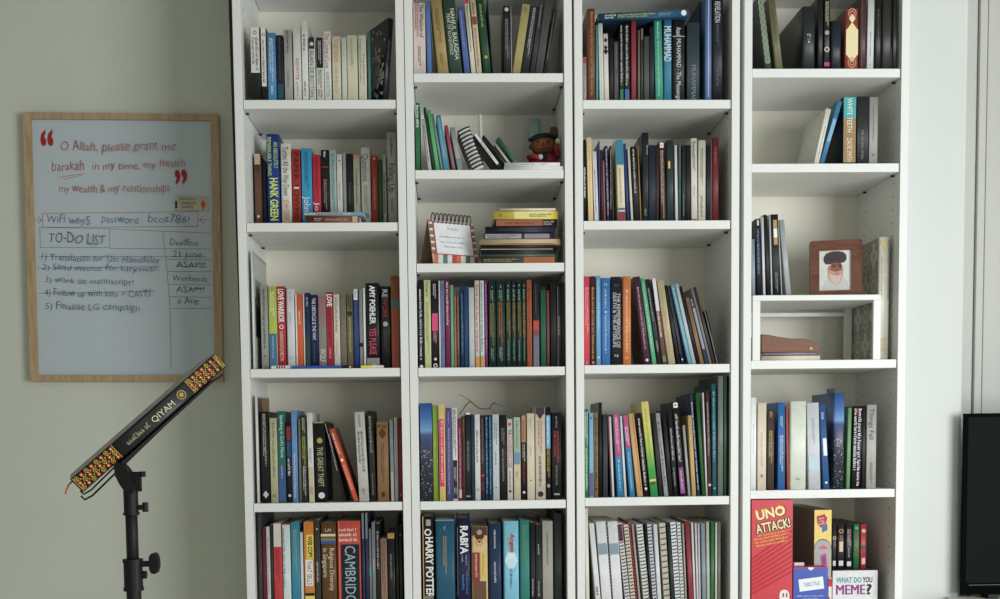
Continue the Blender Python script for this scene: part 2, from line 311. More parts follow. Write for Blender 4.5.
ROW('2d', 412, 275, .1603, .014, 'fourth shelf, second bookcase', '''
42 78 32 - 17181a p | black paperback with long white lettering, first in its row | S,d8d8d8,90,540,.4;C,d8d8d8,572,.3
81 122 32 - cacd92 p | pale yellow-green paperback | S,3e6a44,40,140,.35;S,5c7a4c,170,500,.4
126 169 36 - 231a1f p | black paperback with a pink flower blob | B,d8487c,240,350,.05,.95;S,d8d0d4,55,150,.45;S,e0a0bc,355,430,.5;C,d8d0d4,525,.2;O,e0e0e0,565,.3
172 182 36 - d4d4d4 p | thin white booklet left of the lavender paperback |
184 209 36 - 7c82ac p | lavender paperback | S,3a3f66,60,480,.3
213 242 38 - 7b2049 p | maroon paperback with white lettering | S,e4ccd8,45,320,.5
245 263 62 - 69ae8d p | slim mint-green paperback |
265 280 130 - a57457 p | slim tan paperback, shorter than its neighbours | S,6a4028,160,420,.4
283 300 100 - 6b5341 p | slim brown paperback between the tan one and the navy pair | S,c8b090,140,500,.3
306 327 60 - 1d3a60 p | left one of the navy paperback pair | S,6f9cc4,120,500,.35
329 354 70 - 21446f p | right one of the navy paperback pair |
358 393 80 - c2c4c6 m | pale grey dog-eared booklet |
397 425 35 - d9cbc4 p | white paperback with red lettering and orange foot | S,a83a44,60,490,.5;B,cf8a34,510,575
428 454 35 - cfd8d4 p | white paperback with green lettering and orange foot | S,2f6a62,50,490,.5;B,cf8a34,505,575
457 474 35 - 7c2f73 p | slim purple paperback | S,c89ac4,60,500,.3
482 526 35 - 17302a p | dark green volume one of the matching gold-lettered set | H,1,dcdcdc,75,.28;S,8fae9c,95,170,.4;S,a98f45,178,445,.55;S,8fae9c,455,540,.4
531 584 35 - 17302a p | dark green volume two of the matching set, orange lettering | H,2,dcdcdc,72,.26;S,8fae9c,95,165,.4;S,b96f3c,172,445,.5;S,a8b8b0,450,540,.4
589 622 35 - 17302a p | dark green volume three of the matching gold-lettered set | H,3,dcdcdc,68,.36;S,8fae9c,90,165,.4;S,a98f45,172,400,.55;S,6f9a8a,405,540,.4
625 655 35 - 17302a p | dark green volume four of the matching gold-lettered set | H,4,dcdcdc,68,.38;S,8fae9c,90,165,.4;S,a98f45,172,400,.55;S,6f9a8a,405,540,.4
658 688 35 - 17302a p | dark green volume five of the matching gold-lettered set | H,5,dcdcdc,66,.38;S,8fae9c,90,165,.4;S,a98f45,172,400,.55;S,6f9a8a,405,540,.4
691 715 35 - 17302a p | dark green volume six of the matching gold-lettered set | H,6,dcdcdc,66,.42;S,8fae9c,90,165,.4;S,a98f45,172,400,.55;S,6f9a8a,405,540,.4
719 751 30 - a45332 p | rust-orange paperback | S,7c3a20,80,500,.25
756 798 35 - 1d1e20 p | black paperback with red and grey lower picture | B,c03c34,285,345;B,7a4448,345,380;B,6a6c7c,380,575;S,55585c,60,250,.3
804 838 95 - 1f5e46 p | bottle-green paperback after the black picture one |
841 862 95 - 6b323b p | slim dark maroon paperback | S,a86a70,120,520,.3
866 904 45 - 1b1b1c p | plain black paperback right of the slim maroon one |
907 931 70 - 232425 p | black booklet with thin grey edge | B,70726f,70,575,.1,.25;S,a09a90,260,380,.4
934 953 45 - 2d2e2d p | slim charcoal booklet, last in its row |
''')
ROW('2e', 414, 395, .1854, .014, 'fifth shelf, second bookcase', '''
39 103 45 - NIGHT p | wide paperback with starry blue sky fading to dark |
106 133 55 - 8dab3c p | lime-green paperback | B,52681c,55,565,.75,.85
139 173 52 - e8ca6c p | yellow paperback with a hot-pink title panel | B,d82b5a,130,495,.02,.8;S,f4d0d8,140,480,.35
177 208 70 - 5a528e p | violet paperback | S,a8a4cc,90,160,.25;S,b8b4d8,180,540,.25
211 239 70 - dad9d5 p | paperback white above and black below, dark lettering | B,17181a,352,560;S,303032,80,345,.6;S,d0d0d0,390,470,.5;S,d0d0d0,500,540,.5
242 262 125 - 822a4b p | slim plum paperback | S,d8a8b8,180,540,.35;B,c8a8b0,510,555
264 280 115 - 4b3827 p | slim dark brown paperback beside the plum one | S,a08858,130,210,.5
282 311 95 - 22272e p | black paperback with a white cap band | B,d8d8d4,95,106;S,8a98a0,250,420,.35;H,,d0d0d0,545,.35
313 328 105 - 1d3e4b p | slim dark teal paperback left of the white one |
331 361 105 - d7dada p | white paperback with red lettering | S,b04450,190,370,.4;O,9a9c9c,512,.25
363 384 110 - 3a2828 p | dark brown paperback with a red mark | S,a89090,130,380,.25;C,b83440,435,.4;S,a04048,470,520,.6
387 405 108 - 1b4062 p | left one of the navy pair with cyan lettering | S,6fb4d0,120,540,.45
407 424 108 - 1b4062 p | right one of the navy pair with cyan lettering | S,6fb4d0,120,540,.45
427 463 105 - c3c8ce p | pale silver paperback with grey script | S,5f6c74,150,270,.5;S,55606a,310,380,.25;C,555555,500,.1
466 502 108 - 1b1b1d p | black paperback with grey script right of the silver one | S,8f9294,180,270,.5;S,8f9294,290,470,.3
505 536 130 - d2cec4 p | off-white paperback with red and black title | T,THE,2f2f33,185,215,.5;T,CONFIDENCE,b04048,222,345,.5;T,CODE,2f3a38,350,392,.5;C,b05048,158,.28;S,55554f,410,510,.25;C,222222,520,.22
540 577 120 - d3c4a4 p | paperback painted sage green above a cream foot | B,93b096,120,310;B,6b8cae,310,375;S,55725c,140,290,.3;S,b07c4c,410,450,.3
581 609 110 - 1d1819 p | black paperback with a rust upper half | B,b37c5a,110,255;S,7c3a2c,135,250,.4;S,d8d0d0,265,360,.5;S,903038,370,480,.4;C,d8d8d8,525,.25
612 653 100 - d8cdb3 p | plain cream paperback with pale brown lettering | S,c09070,125,180,.25;S,c8a088,280,330,.25;C,a84030,462,.1
657 711 65 - cdc1ac p | broad tan-cream paperback with a dark pointed head | B,33242c,65,105;D,33242c,110,.28;S,b0604c,140,320,.45;S,5c5248,330,500,.25;C,1c1c1c,535,.28
713 741 65 - 19191b p | black paperback with a blue picture and yellow lettering | B,64a0d0,110,290;S,e0ecf4,120,280,.4;S,d8b840,295,450,.5;D,9a9a9a,490,.35
746 797 95 - 171a1e p | thick black paperback with red capitals | S,8a8c8e,115,180,.2;S,b0383c,195,370,.6;S,7f8a74,380,490,.2;B,8c9094,530,540,.2,.8
''')
ROW('2f', 414, 506, .16, .02, 'lowest shelf, second bookcase', '''
56 129 65 - 17171a h | thick black hardcover with large white capitals and cream page edge | T,HARRY POTTER,e8e4da,195,575,.5,.12;O,e0dcd0,165,.3;B,9c9488,85,125,.35,.75;B,b39a68,65,640,0,.12;B,77736a,560,640,.15,.9
137 259 85 - 1f5772 h | wide petrol-blue hardcover with gold lettering | S,b3a066,130,155,.12;S,b3a066,190,430,.2;B,5f8ca0,85,94
272 356 75 - 1b1d42 h | navy hardcover with bold white title | T,RABI'A,e8e8ea,125,300,.45,.05;S,a8acc4,305,375,.12,.2;S,a8acc4,305,355,.12,-.1;S,4c8cc8,405,560,.16,.25;S,4c8cc8,430,530,.16,-.05;B,b8b8c0,130,560,.0,.05
362 464 130 - dcc08c h | cream hardcover with brown, red and yellow ornamented panels | B,4c2a20,130,185;D,4c2a20,192,.3;C,a09888,165,.16;O,c89a58,230,.22;B,8c2e2c,290,470,.06,.5;S,e0c8a8,300,450,.14,-.2;B,d9bd5a,285,460,.54,.95;S,8a6a2c,300,440,.12,.22;B,6c4a34,470,640,.1,.9
471 549 110 - 203353 h | navy hardcover with two narrow white lines of lettering | S,dce0e8,150,270,.16;S,dce0e8,350,485,.16
561 658 95 - 7cc4dc h | sky-blue hardcover with white clouds and red title | C,c4e0ea,312,.3;C,cfe6ee,338,.4;C,c4e0ea,362,.32;S,c89a48,190,290,.2,-.12;T,Angels,b0283c,172,292,.2,.1;S,3a5a6c,392,520,.14
663 725 90 - 2a8178 h | teal hardcover beside the sky-blue one | S,7c9c58,120,380,.3
730 760 105 - 1e1e20 p | slim black paperback left of a slightly bluer one | S,c0c0c0,455,570,.35
763 801 115 - 23242a p | slim blue-black paperback left of the grey-beige one | S,c0c4c8,240,310,.25;S,b8b8b8,470,570,.3
805 870 95 - a39f93 p | grey-beige paperback | S,4c4a44,170,370,.16
875 930 50 - 222528 h | charcoal hardcover against the right side panel |
''')
ROW('3a', 578, 0, .1735, .02, 'top shelf, third bookcase', '''
31 50 330 - a29ca2 p | slim short grey paperback with red head mark, first in its row | B,a02a30,335,365;S,5c5a5c,380,540,.3
55 101 50 - 713f28 h | brown leather hardcover with gold tooling | S,b08c58,70,560,.3,.1
104 118 145 - 459a92 p | slim turquoise paperback |
123 150 135 114 d9d9d2 p | slim white paperback with faint grey lettering | S,a0a8a4,150,560,.2
153 180 195 145 d7d2c6 p | off-white booklet with black ink splats | D,161616,232,.4;D,161616,275,.4;D,161616,298,.5
183 206 220 - 1f2020 p | black paperback right of the ink-splat booklet |
210 234 240 - 505054 p | dark grey paperback with pale border | B,98989a,240,570,.05,.15;S,8c8c8c,260,400,.3
240 265 130 - 1b1b1e p | black paperback with white lettering and green foot | S,d0d0d0,150,500,.4;B,2a7850,515,575
268 299 130 - 1b1b1e p | black paperback with white lettering and blue foot | S,d0d0d0,150,500,.4;B,3a6ca8,515,575
308 336 118 - 91303a p | wine-red paperback |
339 344 170 - 2a2a28 p | very thin black booklet right of the wine-red paperback |
346 359 175 - 6b6652 p | slim olive paperback |
362 378 165 - 383a34 p | slim dark olive-black paperback right of the olive one | B,6a6a58,165,230,.2,.8
381 411 210 - 4b4f4b p | grey-green paperback, shorter, under the lying book | 
413 440 155 - 232627 p | black paperback left of the sea-green one |
447 491 118 438 2f9c85 p | sea-green paperback with pale lettering | S,a8dcc4,130,230,.3;S,b4d8a8,240,560,.25
494 541 114 - 2c7a9a h | cerulean hardcover with tall white capitals | T,MUHAMMAD,e4eef0,152,355,.7;S,4c98ac,380,530,.4
544 618 115 - 232323 h | black hardcover with a white title under a thin rule | T,Asad,d8d8d4,158,205,.3;B,9a9a98,208,214;T,MUHAMMAD - The Messenger,d4d4d0,225,590,.28
628 700 130 - 303f45 p | dark slate paperback with grey capitals | T,MUHAMMAD,77858a,375,590,.3,.05
698 708 10 - 233040 p.06 | tall dark blue volume behind the glossy one |
731 771 -20 - 506f9c h | tall glossy blue hardcover with a pale streak | B,a8bcd8,-20,560,.45,.6
772 838 -30 - 1b1d29 h | tall navy-black hardcover with condensed white title | T,REVELATION,ccd0d4,10,130,.42;S,6c7078,140,270,.25;S,6c7078,400,500,.2
''')
ROW('3b', 578, 130, .1603, .03, 'second shelf, third bookcase', '''
37 52 60 - 17171a p | black paperback with white lettering at the left side panel | S,e0e0dc,235,430,.9
65 97 48 52 e2cb94 p | pale yellow paperback | S,c0a468,100,500,.2
103 130 135 88 dadad8 p | white paperback beside the pale yellow one | S,44484c,250,520,.3
131 139 70 - 46488c p | thin blue-violet booklet |
141 160 125 130 4b2938 p | dark plum paperback beside the violet booklet |
161 173 190 152 8e5c52 p | thin dusty-pink paperback | S,d0a898,210,340,.5
181 200 100 166 3a3062 p | dark purple paperback with white lettering | S,c8c0d8,120,540,.4
201 212 100 - 1c1c1e p | thin black paperback right of the dark purple one | S,c8c8c8,120,500,.5
214 223 155 205 6c5b48 p | thin tan-brown booklet |
248 299 62 232 dad2b2 h | cream hardcover with teal upper spine and maroon foot | B,1f7c9a,62,218;S,9c9270,240,460,.25;B,1f7080,488,500;B,8c2c40,512,570
303 321 85 279 23417c p | royal-blue paperback right of the teal-headed one |
331 346 110 308 d2cdb9 p | thin cream paperback leaning |
351 386 105 328 1b1b1d p | black paperback with white lettering, left of the gold booklet | S,c4c4c0,120,400,.4
389 398 100 369 a07c48 p | thin gold-tan booklet |
401 443 17 - 1f2629 h | black-green hardcover | S,9aa0a0,95,160,.3,.3;S,8a9090,490,540,.3
443 486 95 - 22293b p | blue-black paperback right of the black-green hardcover |
488 505 95 - 3b2b28 p | thin dark brown paperback |
513 549 75 501 4c3028 p | brown paperback with a square white emblem and white lettering | B,e4e0e0,80,112,.2,.85;C,b03040,96,.14;S,cfc4bc,130,560,.5
551 599 65 - 29393c h | dark slate-green hardcover with a yellow tag | B,dcbc58,195,240,.25,.5
608 625 95 601 d3d3cb p | thin white booklet standing among dark volumes |
627 643 95 - 38545a p | thin slate-teal paperback right of the white booklet | B,8a9698,95,300,.5,.65
648 672 95 - 26282b p | charcoal paperback | S,7f8486,400,540,.35
674 703 95 - 1b1d1f p | plain black paperback left of the white script one |
708 746 52 704 d2cfc4 p | white paperback with black script and red foot | T,Sweet,3a3a38,70,170,.5;S,44443f,170,260,.45;S,9a988c,350,420,.25;B,b4483c,555,570
750 796 65 - cbc6b4 p | cream-white paperback with two dark text lines, next to the script one | S,33332c,115,350,.35;S,5c5a4c,410,550,.3
800 825 95 - 1c1f24 p | slim black paperback right of the cream-white one |
827 834 60 - 7a7672 p | very thin grey booklet beside the dark red hardcover |
836 880 48 - 6d2127 h | dark red hardcover with rounded spine | S,a8606a,110,220,.25
''')
ROW('3c', 578, 274, .1603, .014, 'third shelf, third bookcase', '''
39 77 15 - da4253 p | coral-red paperback | S,f2b0b0,85,385,.5;S,f0a8a8,545,565,.3
80 111 15 - 4a2a24 p | dark brown paperback with tan lettering | S,c09868,85,540,.45;B,a88858,545,560,.25,.75
115 143 12 - 6ba9d2 p | slim pale blue paperback | S,d0e4f0,40,360,.3;C,e8f0f4,520,.2
145 204 25 - 3b79ba h | mid-blue hardcover with pale lettering | S,c8dcec,60,75,.3;S,b8d0e8,95,220,.22;C,e4ecf4,238,.1;S,b8d0e8,255,500,.22
207 275 18 - 20262d h | slate-black hardcover with two lines of pale capitals | T,THE REMEMBRANCE OF,c8ccd0,120,460,.26,.2;T,DEATH & THE AFTERLIFE,c8ccd0,118,458,.26,-.16;S,d0d4d8,503,522,.4;S,5c666c,65,80,.4
279 333 15 - d27a3a h | orange hardcover with pale lettering | S,f0c8a0,100,500,.26;S,f4d8b8,520,535,.35
412 457 20 343 4b2c3c h | plum-brown hardcover leaning left against the orange one | S,c8a8b4,85,480,.25;C,e0d0d8,540,.2
463 491 28 388 50b282 p | bright green paperback leaning left | S,d0ecdc,60,500,.25
498 527 35 418 26282a p | black-grey paperback leaning left | S,9a9a98,90,300,.4;S,c0c0bc,420,490,.3
529 557 30 459 6b4740 p | paperback white above and brown below, leaning left | B,d0cdd0,30,232;S,e0d4cc,235,400,.5;B,5a7a50,510,550
562 610 45 488 bbab83 h | beige hardcover leaning left | B,9c8c64,60,100;S,a4946c,130,500,.2
621 641 72 538 1d1f23 p | slim black paperback leaning left, right of the beige hardcover |
643 664 75 555 20293e p | slim navy paperback with white stripe leaning left | B,c0c8d0,75,500,.0,.2;C,d8d8e0,535,.3
682 711 68 570 6ca4b6 p | light blue-teal paperback leaning left | S,a8ccd4,90,500,.4
714 738 65 604 a9b9b9 p | pale grey-blue paperback leaning left | S,d8e0e0,90,400,.3
741 759 80 630 1b1b1c p | thin black paperback leaning left, right of the pale grey-blue one |
764 788 150 670 8d6b4b p | tan paperback leaning left, shorter than its neighbours | S,4a3420,180,380,.3
792 818 150 692 2d3c58 p | steel-blue paperback leaning left | B,8f9094,215,470,.2,.9;S,a0b0c8,160,210,.5
821 836 88 704 7b7b79 p | thin grey booklet leaning left, the tallest of that cluster |
839 860 85 716 3c2c2e p | thin dark maroon booklet leaning left |
866 884 232 786 22201f p | thin black booklet leaning left, shortest and last in its row | B,a8a49c,232,560,.0,.3
''')
ROW('3d', 578, 370, .2171, .014, 'fourth shelf, third bookcase', '''
32 50 180 - 1f7d52 p | green paperback with bold white lettering, first in its row | S,e0f0e4,195,350,.8;S,c8e4d0,360,560,.5
53 73 198 - 7db2d4 p | paperback pale blue above and violet below | B,6b4e90,475,580;S,2c4a6c,215,230,.4
75 94 195 - 8c7242 p | bronze paperback with black lettering | S,1c180e,220,545,.5;C,2c2410,550,.3
97 113 150 - 1c1c1d h.02 | black hardcover right of the bronze paperback |
116 138 205 - 3b3b40 p | dark grey paperback left of the maroon-headed one |
141 155 210 126 47425a p | slim paperback maroon above and slate below | B,7a303c,210,450
157 168 215 141 dadad8 p | thin white booklet left of the pink and blue twins |
183 212 205 160 2f82b3 p | magenta and blue paperback, first twin | B,bb3b74,205,400;S,f0d8e4,220,380,.45;S,a8d0e8,410,560,.35
215 226 212 192 d8d6d8 p | thin white booklet between the magenta and blue twins |
240 264 210 206 2f82b3 p | magenta and blue paperback, second twin | B,bb3b74,210,362;S,f4e8ec,262,350,.6;S,a8d0e8,380,560,.35
274 301 203 231 d3a465 p | pale orange paperback leaning left | B,a85c30,203,560,.7,.8
306 328 200 268 1c1a1c p | black paperback with white lettering leaning left | S,dcdcd8,225,540,.45;D,e0e0e0,548,.3
336 370 148 290 MEADOW p | tall paperback fading from yellow to green | S,8a8c30,180,420,.2;B,d8d040,505,515;B,2f4c2c,515,530,.2,.8
374 392 200 340 2a2a2d p | black-grey paperback right of the yellow-green one |
398 418 200 357 a3a3a2 p | light grey paperback with a dark scribble leaning left | S,4c4c4e,240,540,.5
420 438 195 388 1a1a1b p | thin black paperback right of the scribbled light grey one |
441 462 185 412 1c1b1d p | black paperback with white lettering beside the flag-marked one | S,cccccc,270,420,.4;S,b0b0b0,450,540,.3
472 498 150 434 191a1c p | black paperback with a red-dotted white flag and purple foot | B,e8e4e4,152,175,.15,.95;C,b02c38,163,.2;S,d4d4d4,205,430,.45;B,82377c,450,570;S,d4b8d0,465,555,.35
508 520 255 481 a5a5a4 p | slim grey booklet, shorter, left of the golden one |
526 545 210 505 c4a465 p | golden-yellow paperback |
547 561 115 511 3b4272 p | tall paperback indigo with white lettering | S,d0d4e0,150,560,.6
573 588 105 541 1f5c2c p | tall forest-green paperback |
590 598 105 572 d4d4d0 p | thin tall white booklet beside the forest-green one |
600 616 100 588 4c302e p | dark brown paperback with dull lettering | S,b8a09c,150,400,.45;C,c8b8b0,530,.4
619 640 65 614 1f5c64 h | tall petrol-teal hardcover | S,6fb4b8,100,430,.4;C,88b8b8,545,.2
644 668 28 - 737573 b | tallest grey folder |
671 685 25 - 2b5c3a b | thin tall green folder |
688 703 30 - 1b1d1c b | thin tall black folder by the right side panel |
''')
ROW('3e', 578, 506, .16, .02, 'lowest shelf, third bookcase', '''
50 72 15 40 d6d2c0 m | loose sheaf of cream paper by the left side panel |
107 139 110 69 d8d9da b | slim white ring binder with black lettering | S,2a2a2c,505,570,.5
146 206 100 112 dcdddf b | first of two white ring binders with a grey-blue band | B,8296a2,235,305
205 213 125 173 e0e0e0 s.024 | thin white comb-bound report between the two banded binders |
216 277 100 184 dcdddf b | second of two white ring binders with a grey-blue band | B,8296a2,235,305
292 322 110 246 d8d4d4 s | comb-bound report with a pink and black head | B,5c2438,115,220
328 356 120 288 d8cdb4 s | cream wire-bound report left of the red one |
360 372 105 318 c03c46 s | thin red wire-bound report |
374 388 115 334 a8a09a m | thin grey stapled report right of the red one |
407 445 120 366 dadad4 s | white comb-bound report with a broad binding |
449 463 110 415 1d1e20 b | thin black report cover left of the black and white binding |
466 491 118 433 c8cace s | black and white wire-bound report |
495 520 115 470 d4d6da m | plain white stapled report left of the grey-cream binding |
537 575 110 509 bcb6a0 s | grey-cream wire-bound report with wide rings |
580 601 105 555 1f2c28 b | black-green report cover |
607 640 105 578 e0e2e4 s | pair-facing white wire-bound report, left one |
642 664 105 618 d2d6d8 s | white wire-bound report with finer rings, left of the maroon one |
668 680 112 650 a39d92 m | thin taupe report left of the maroon one |
692 720 95 668 8d2e3c b | maroon report cover |
723 737 105 706 d4d4d4 m | thin white report, first right of the maroon cover |
740 753 108 728 d0cccc m | thin white report, second right of the maroon cover |
756 768 110 748 c8bcbc m | thin pinkish-white report, third right of the maroon cover |
776 802 108 768 7c919c b | grey-blue report cover |
805 825 100 800 b3b2a2 m | beige report left of the green one |
828 852 100 832 2f6b3a b | green report cover |
855 869 105 855 c4c6c0 m | thin white report right of the green cover |
873 892 100 875 6c685a m | olive-grey report, last in its row |
''')
ROW('4a', 745, 0, .16, .014, 'top shelf, rightmost bookcase', '''
124 170 -10 72 34403a h | dark green hardcover with a chain pattern | X,a8b69a,0,400,1.0
190 240 -10 140 6b6947 h | olive hardcover leaning left | S,4a4930,60,360,.35
357 440 40 - 25292b h.014/.18 | wide black hardcover with small white emblem and cover turned outward | S,c4c8c8,212,232,.3;S,a8acac,240,252,.22;D,a8acac,262,.09
453 488 -20 - 17181a h | plain black hardcover left of the gold-lettered one |
491 531 -22 - 14161a h | black hardcover with gold lettering and a crescent | S,cfc4a0,10,170,.55;C,a49a84,205,.35;O,d8c8a0,310,.4;B,b03c68,390,415
536 604 130 - 1f2732 h | short navy hardcover left of the ornate red one |
624 710 55 - 8f4232 h | ornate red hardcover with cream panels | X,c88a6c,60,110,.8;D,e4d8b0,117,.24;B,e6d8a6,185,345,.06,.94;D,e6d8a6,190,.42;D,e6d8a6,340,.42;X,c88a6c,370,415,.8
713 757 -20 - 4b2d2d h | dark wine-brown hardcover | B,6c4a48,-20,420,.3,.4
761 803 -20 770 cbcccb p | slim white paperback between dark volumes | S,6a6a6c,200,360,.2;C,444444,405,.08
808 850 -20 - 1d1f20 h | black hardcover right of the slim white paperback | S,5c605e,60,360,.2
853 918 -20 - 2d302e h | charcoal hardcover, second from the right panel | B,4a4e48,300,420,.9,1
921 950 -20 - 25261f h | olive-black hardcover by the right panel |
''')
ROW('4b', 785, 90, .1302, .02, 'second shelf, rightmost bookcase', '''
222 262 150 315 dedbce p.02/.15 | cream paperback leaning right with its cover showing | S,8a8880,285,525,.25,.1
266 302 92 405 3c7ea8 p | glossy blue paperback leaning right | B,7ab0d0,230,400,.1,.9
443 545 55 - 15303e p.02/.14 | paperback teal above and ochre below with white capitals | B,9c7c4a,215,557;B,42a3a6,55,217;T,WHITE TEETH,e4e8e0,65,325,.3;T,ZADIE SMITH,e4dcc8,370,550,.3
551 640 50 - 2b2d2f p | black paperback right of the teal and ochre one | S,7c7e80,310,540,.2
645 710 55 - 9d9d95 p | grey paperback, last in its row | S,6a6a64,110,400,.2;O,55554f,500,.15
''')
ROW('4c', 745, 205, .16, .03, 'on the white metal riser', '''
44 66 215 40 87949e m | thin blue-grey booklet by the left panel |
76 104 88 66 1d1e20 p | black paperback with blue lettering | S,7c8cc0,150,440,.5;B,c8c8c4,95,130,.3,.7
113 130 75 100 d0d2d2 m | thin white booklet between black ones |
135 160 62 112 1c1d1f p | tall black paperback |
163 173 62 150 c8cacb m | very thin white booklet right of the tall black one |
176 224 60 158 1e1f22 p | wide black paperback with a gold and white label | B,b08c4c,95,150,.3,.8;B,e8e4dc,150,205,.3,.8;B,b08c4c,205,250,.3,.8;S,a8a8a8,420,550,.35
227 234 90 204 d4d6d6 m | very thin white booklet right of the labelled black one |
257 290 95 213 a3a8aa m | grey booklet leaning left, last in the cluster |
''')
ROW('4d', 745, 380, .1921, .012, 'fourth shelf, rightmost bookcase', '''
30 58 92 - e8ecf0 p | plain white paperback by the left panel | S,a8b0b8,230,390,.2
65 110 120 - e2d3bb p | cream-peach paperback | S,b8a488,270,450,.25;C,9c8c70,500,.2
116 151 155 - 4b3b38 p | dark brown paperback with gold lettering | S,c8a868,165,200,.4;S,c8b070,265,440,.55
170 208 118 - 2b6cac p | blue paperback with white lettering | S,d8e8f4,190,250,.35;S,e0ecf4,290,480,.45
214 229 135 207 b44d3a p | thin brick-red paperback |
232 319 112 - dadfd2 h | thick off-white hardcover box-like volume | B,b8bcb0,125,130;S,6c8078,510,525,.25;B,c4c8bc,538,542
332 394 120 322 c9cdd2 p | white paperback with smudged pale blue art, leaning slightly | S,8c949c,200,340,.25;B,b4c8d4,400,470
409 441 130 386 2b5b92 p | slim blue paperback with a white label, leaning slightly | B,dfe3e4,305,395,.3,.9;S,c8d8e8,170,210,.4;C,d8e4ec,535,.2
458 517 68 - NIGHT h | tall paperback with evening-sky cover and stars |
527 546 145 538 6c9c6a p | slim green paperback leaning right |
554 602 140 566 17171a p | black paperback covered in white scrawl | S,d8d4d8,150,560,.8;S,c04c68,150,180,.6
606 626 135 - 222325 p | slim black paperback left of the grey one |
631 681 130 - a9a9a2 p | grey paperback with black handwriting, last in its row | T,Things Fall,2c2c2c,150,310,.4;S,3c3c3a,430,545,.3
''')
# ---------------------------------------------------------------- lettering
TXT = {}; BOLD = {'UNO', 'MEME', '?', 'YOU', 'WHAT DO', 'HARRY POTTER', "RABI'A", 'HANK GREEN', 'ATTACK!', 'LOVE WARRIOR', 'AMY POEHLER', 'Angels', 'WEB COPY', '“', '”', 'LOVE'}; HAND = {'O Allah, please grant me', 'barakah', 'in my time, my health', 'my wealth & my relationships', 'WiFi why5', 'password', 'bcoz786!', 'TO-DO LIST', 'Deadline', '1) Translation for Ust Hamidulay', '2) Send invoice for karyawan', '3) work on manuscript!', '4) Follow up with kate + CASTS', '5) Finalise LG campaign', '21 June', 'ASAP!!', 'Weekends', '6 Aug'}
def prep_texts(strings):
    tmp = []
    for s in sorted(set(strings)):
        cu = bpy.data.curves.new('lettering', 'FONT'); cu.body = s; cu.size = 1; cu.resolution_u = 2; cu.fill_mode = 'FRONT'; cu.offset = 0 if s == 'MEME' else .028 if s in BOLD else -.010 if s in HAND else 0
        o = bpy.data.objects.new('lettering', cu); C.objects.link(o); tmp.append((s, o))
    bpy.context.view_layer.update(); dg = bpy.context.evaluated_depsgraph_get()
    for s, o in tmp:
        me = bpy.data.meshes.new_from_object(o.evaluated_get(dg)); me.materials.clear()
        xs = [v.co.x for v in me.vertices]; ys = [v.co.y for v in me.vertices]
        x0, x1, y0, y1 = min(xs), max(xs), min(ys), max(ys); k = 1/.7
        y0c = 0 if y0 < 0 else y0
        for v in me.vertices: v.co.x = (v.co.x-x0)*k; v.co.y = v.co.y*k; v.co.z = 0     # cap height = 1, baseline = 0
        if s in HAND:                # an uneven hand: letters sway and drift off the line
            for v in me.vertices:
                x, y = v.co.x, v.co.y; v.co.y = y*(1+.16*math.sin(x*1.9+len(s)))+.07*math.sin(x*.8)+.05*math.sin(x*2.7+1); v.co.x = x+.10*y+.06*math.sin(y*2.5+x*1.3)
        TXT[s] = (me, (x1-x0)*k)
    for s, o in tmp: cu = o.data; bpy.data.objects.remove(o); bpy.data.curves.remove(cu)
SQ = {}
def squiggle(n, seed):
    """n glyph-like stroke groups, too small in the photo to read: cap height 1, returns mesh and length"""
    k = (n, seed)
    if k in SQ: return SQ[k]
    rg = random.Random(seed*77+n); q = []; x = 0
    def R(a, b, c, d): q.append(((a, c, 0), (b, c, 0), (b, d, 0), (a, d, 0)))
    i = 0
    while i < n:
        for _ in range(min(n-i, rg.randint(3, 7))):
            i += 1; w = rg.uniform(.36, .62); h = rg.choice((1, .72, .72, .72)); t = .19; g = rg.randint(0, 4)
            R(x, x+t, 0, h)
            if g in (0, 1): R(x+w-t, x+w, 0, h*rg.choice((1, .72)))
            if g in (0, 2): R(x+t, x+w-t*(g == 0), h-.14, h)
            if g in (1, 2, 3): R(x+t, x+w-t*(g == 1), 0, .14)
            if g == 3: R(x+w-t, x+w, .14, h*.62); R(x+t, x+w-t, h*.48, h*.62)
            if g == 4: R(x+t, x+w*.8, h-.14, h); R(x+t, x+w*.7, h*.42, h*.42+.13)
            x += w+.17
        x += .35
    SQ[k] = (flat(q), x); return SQ[k]
def bar_mesh():
    if 'bar' not in SQ: SQ['bar'] = flat([((0, 0, 0), (1, 0, 0), (1, 1, 0), (0, 1, 0))])
    return SQ['bar']
def disc_mesh(kind):
    if kind in SQ: return SQ[kind]
    n = 28
    P = lambda r: [(r*math.cos(2*math.pi*i/n), r*math.sin(2*math.pi*i/n), 0) for i in range(n)]
    if kind == 'C': me = flat([P(1)])
    elif kind == 'O': a, b = P(1), P(.62); me = flat([(a[i], a[(i+1) % n], b[(i+1) % n], b[i]) for i in range(n)])
    elif kind == 'D': me = flat([((1, 0, 0), (0, 1.35, 0), (-1, 0, 0), (0, -1.35, 0))])
    elif kind == 'H':
        pts = []
        for i in range(48):
            t = 2*math.pi*i/48; pts.append((math.sin(t)**3, (13*math.cos(t)-5*math.cos(2*t)-2*math.cos(3*t)-math.cos(4*t))/16, 0))
        me = flat([pts[::-1]])
    SQ[kind] = me; return me
def basis(o, origin, ex, ey):
    """place flat mesh o so that its x runs along ex and its y along ey (vectors carry the scale)"""
    ex, ey = Vector(ex), Vector(ey); n = ex.cross(ey).normalized(); m = Matrix.Identity(4)
    for i in range(3): m[i][0] = ex[i]; m[i][1] = ey[i]; m[i][2] = n[i]; m[i][3] = origin[i]
    o.matrix_local = m; return o
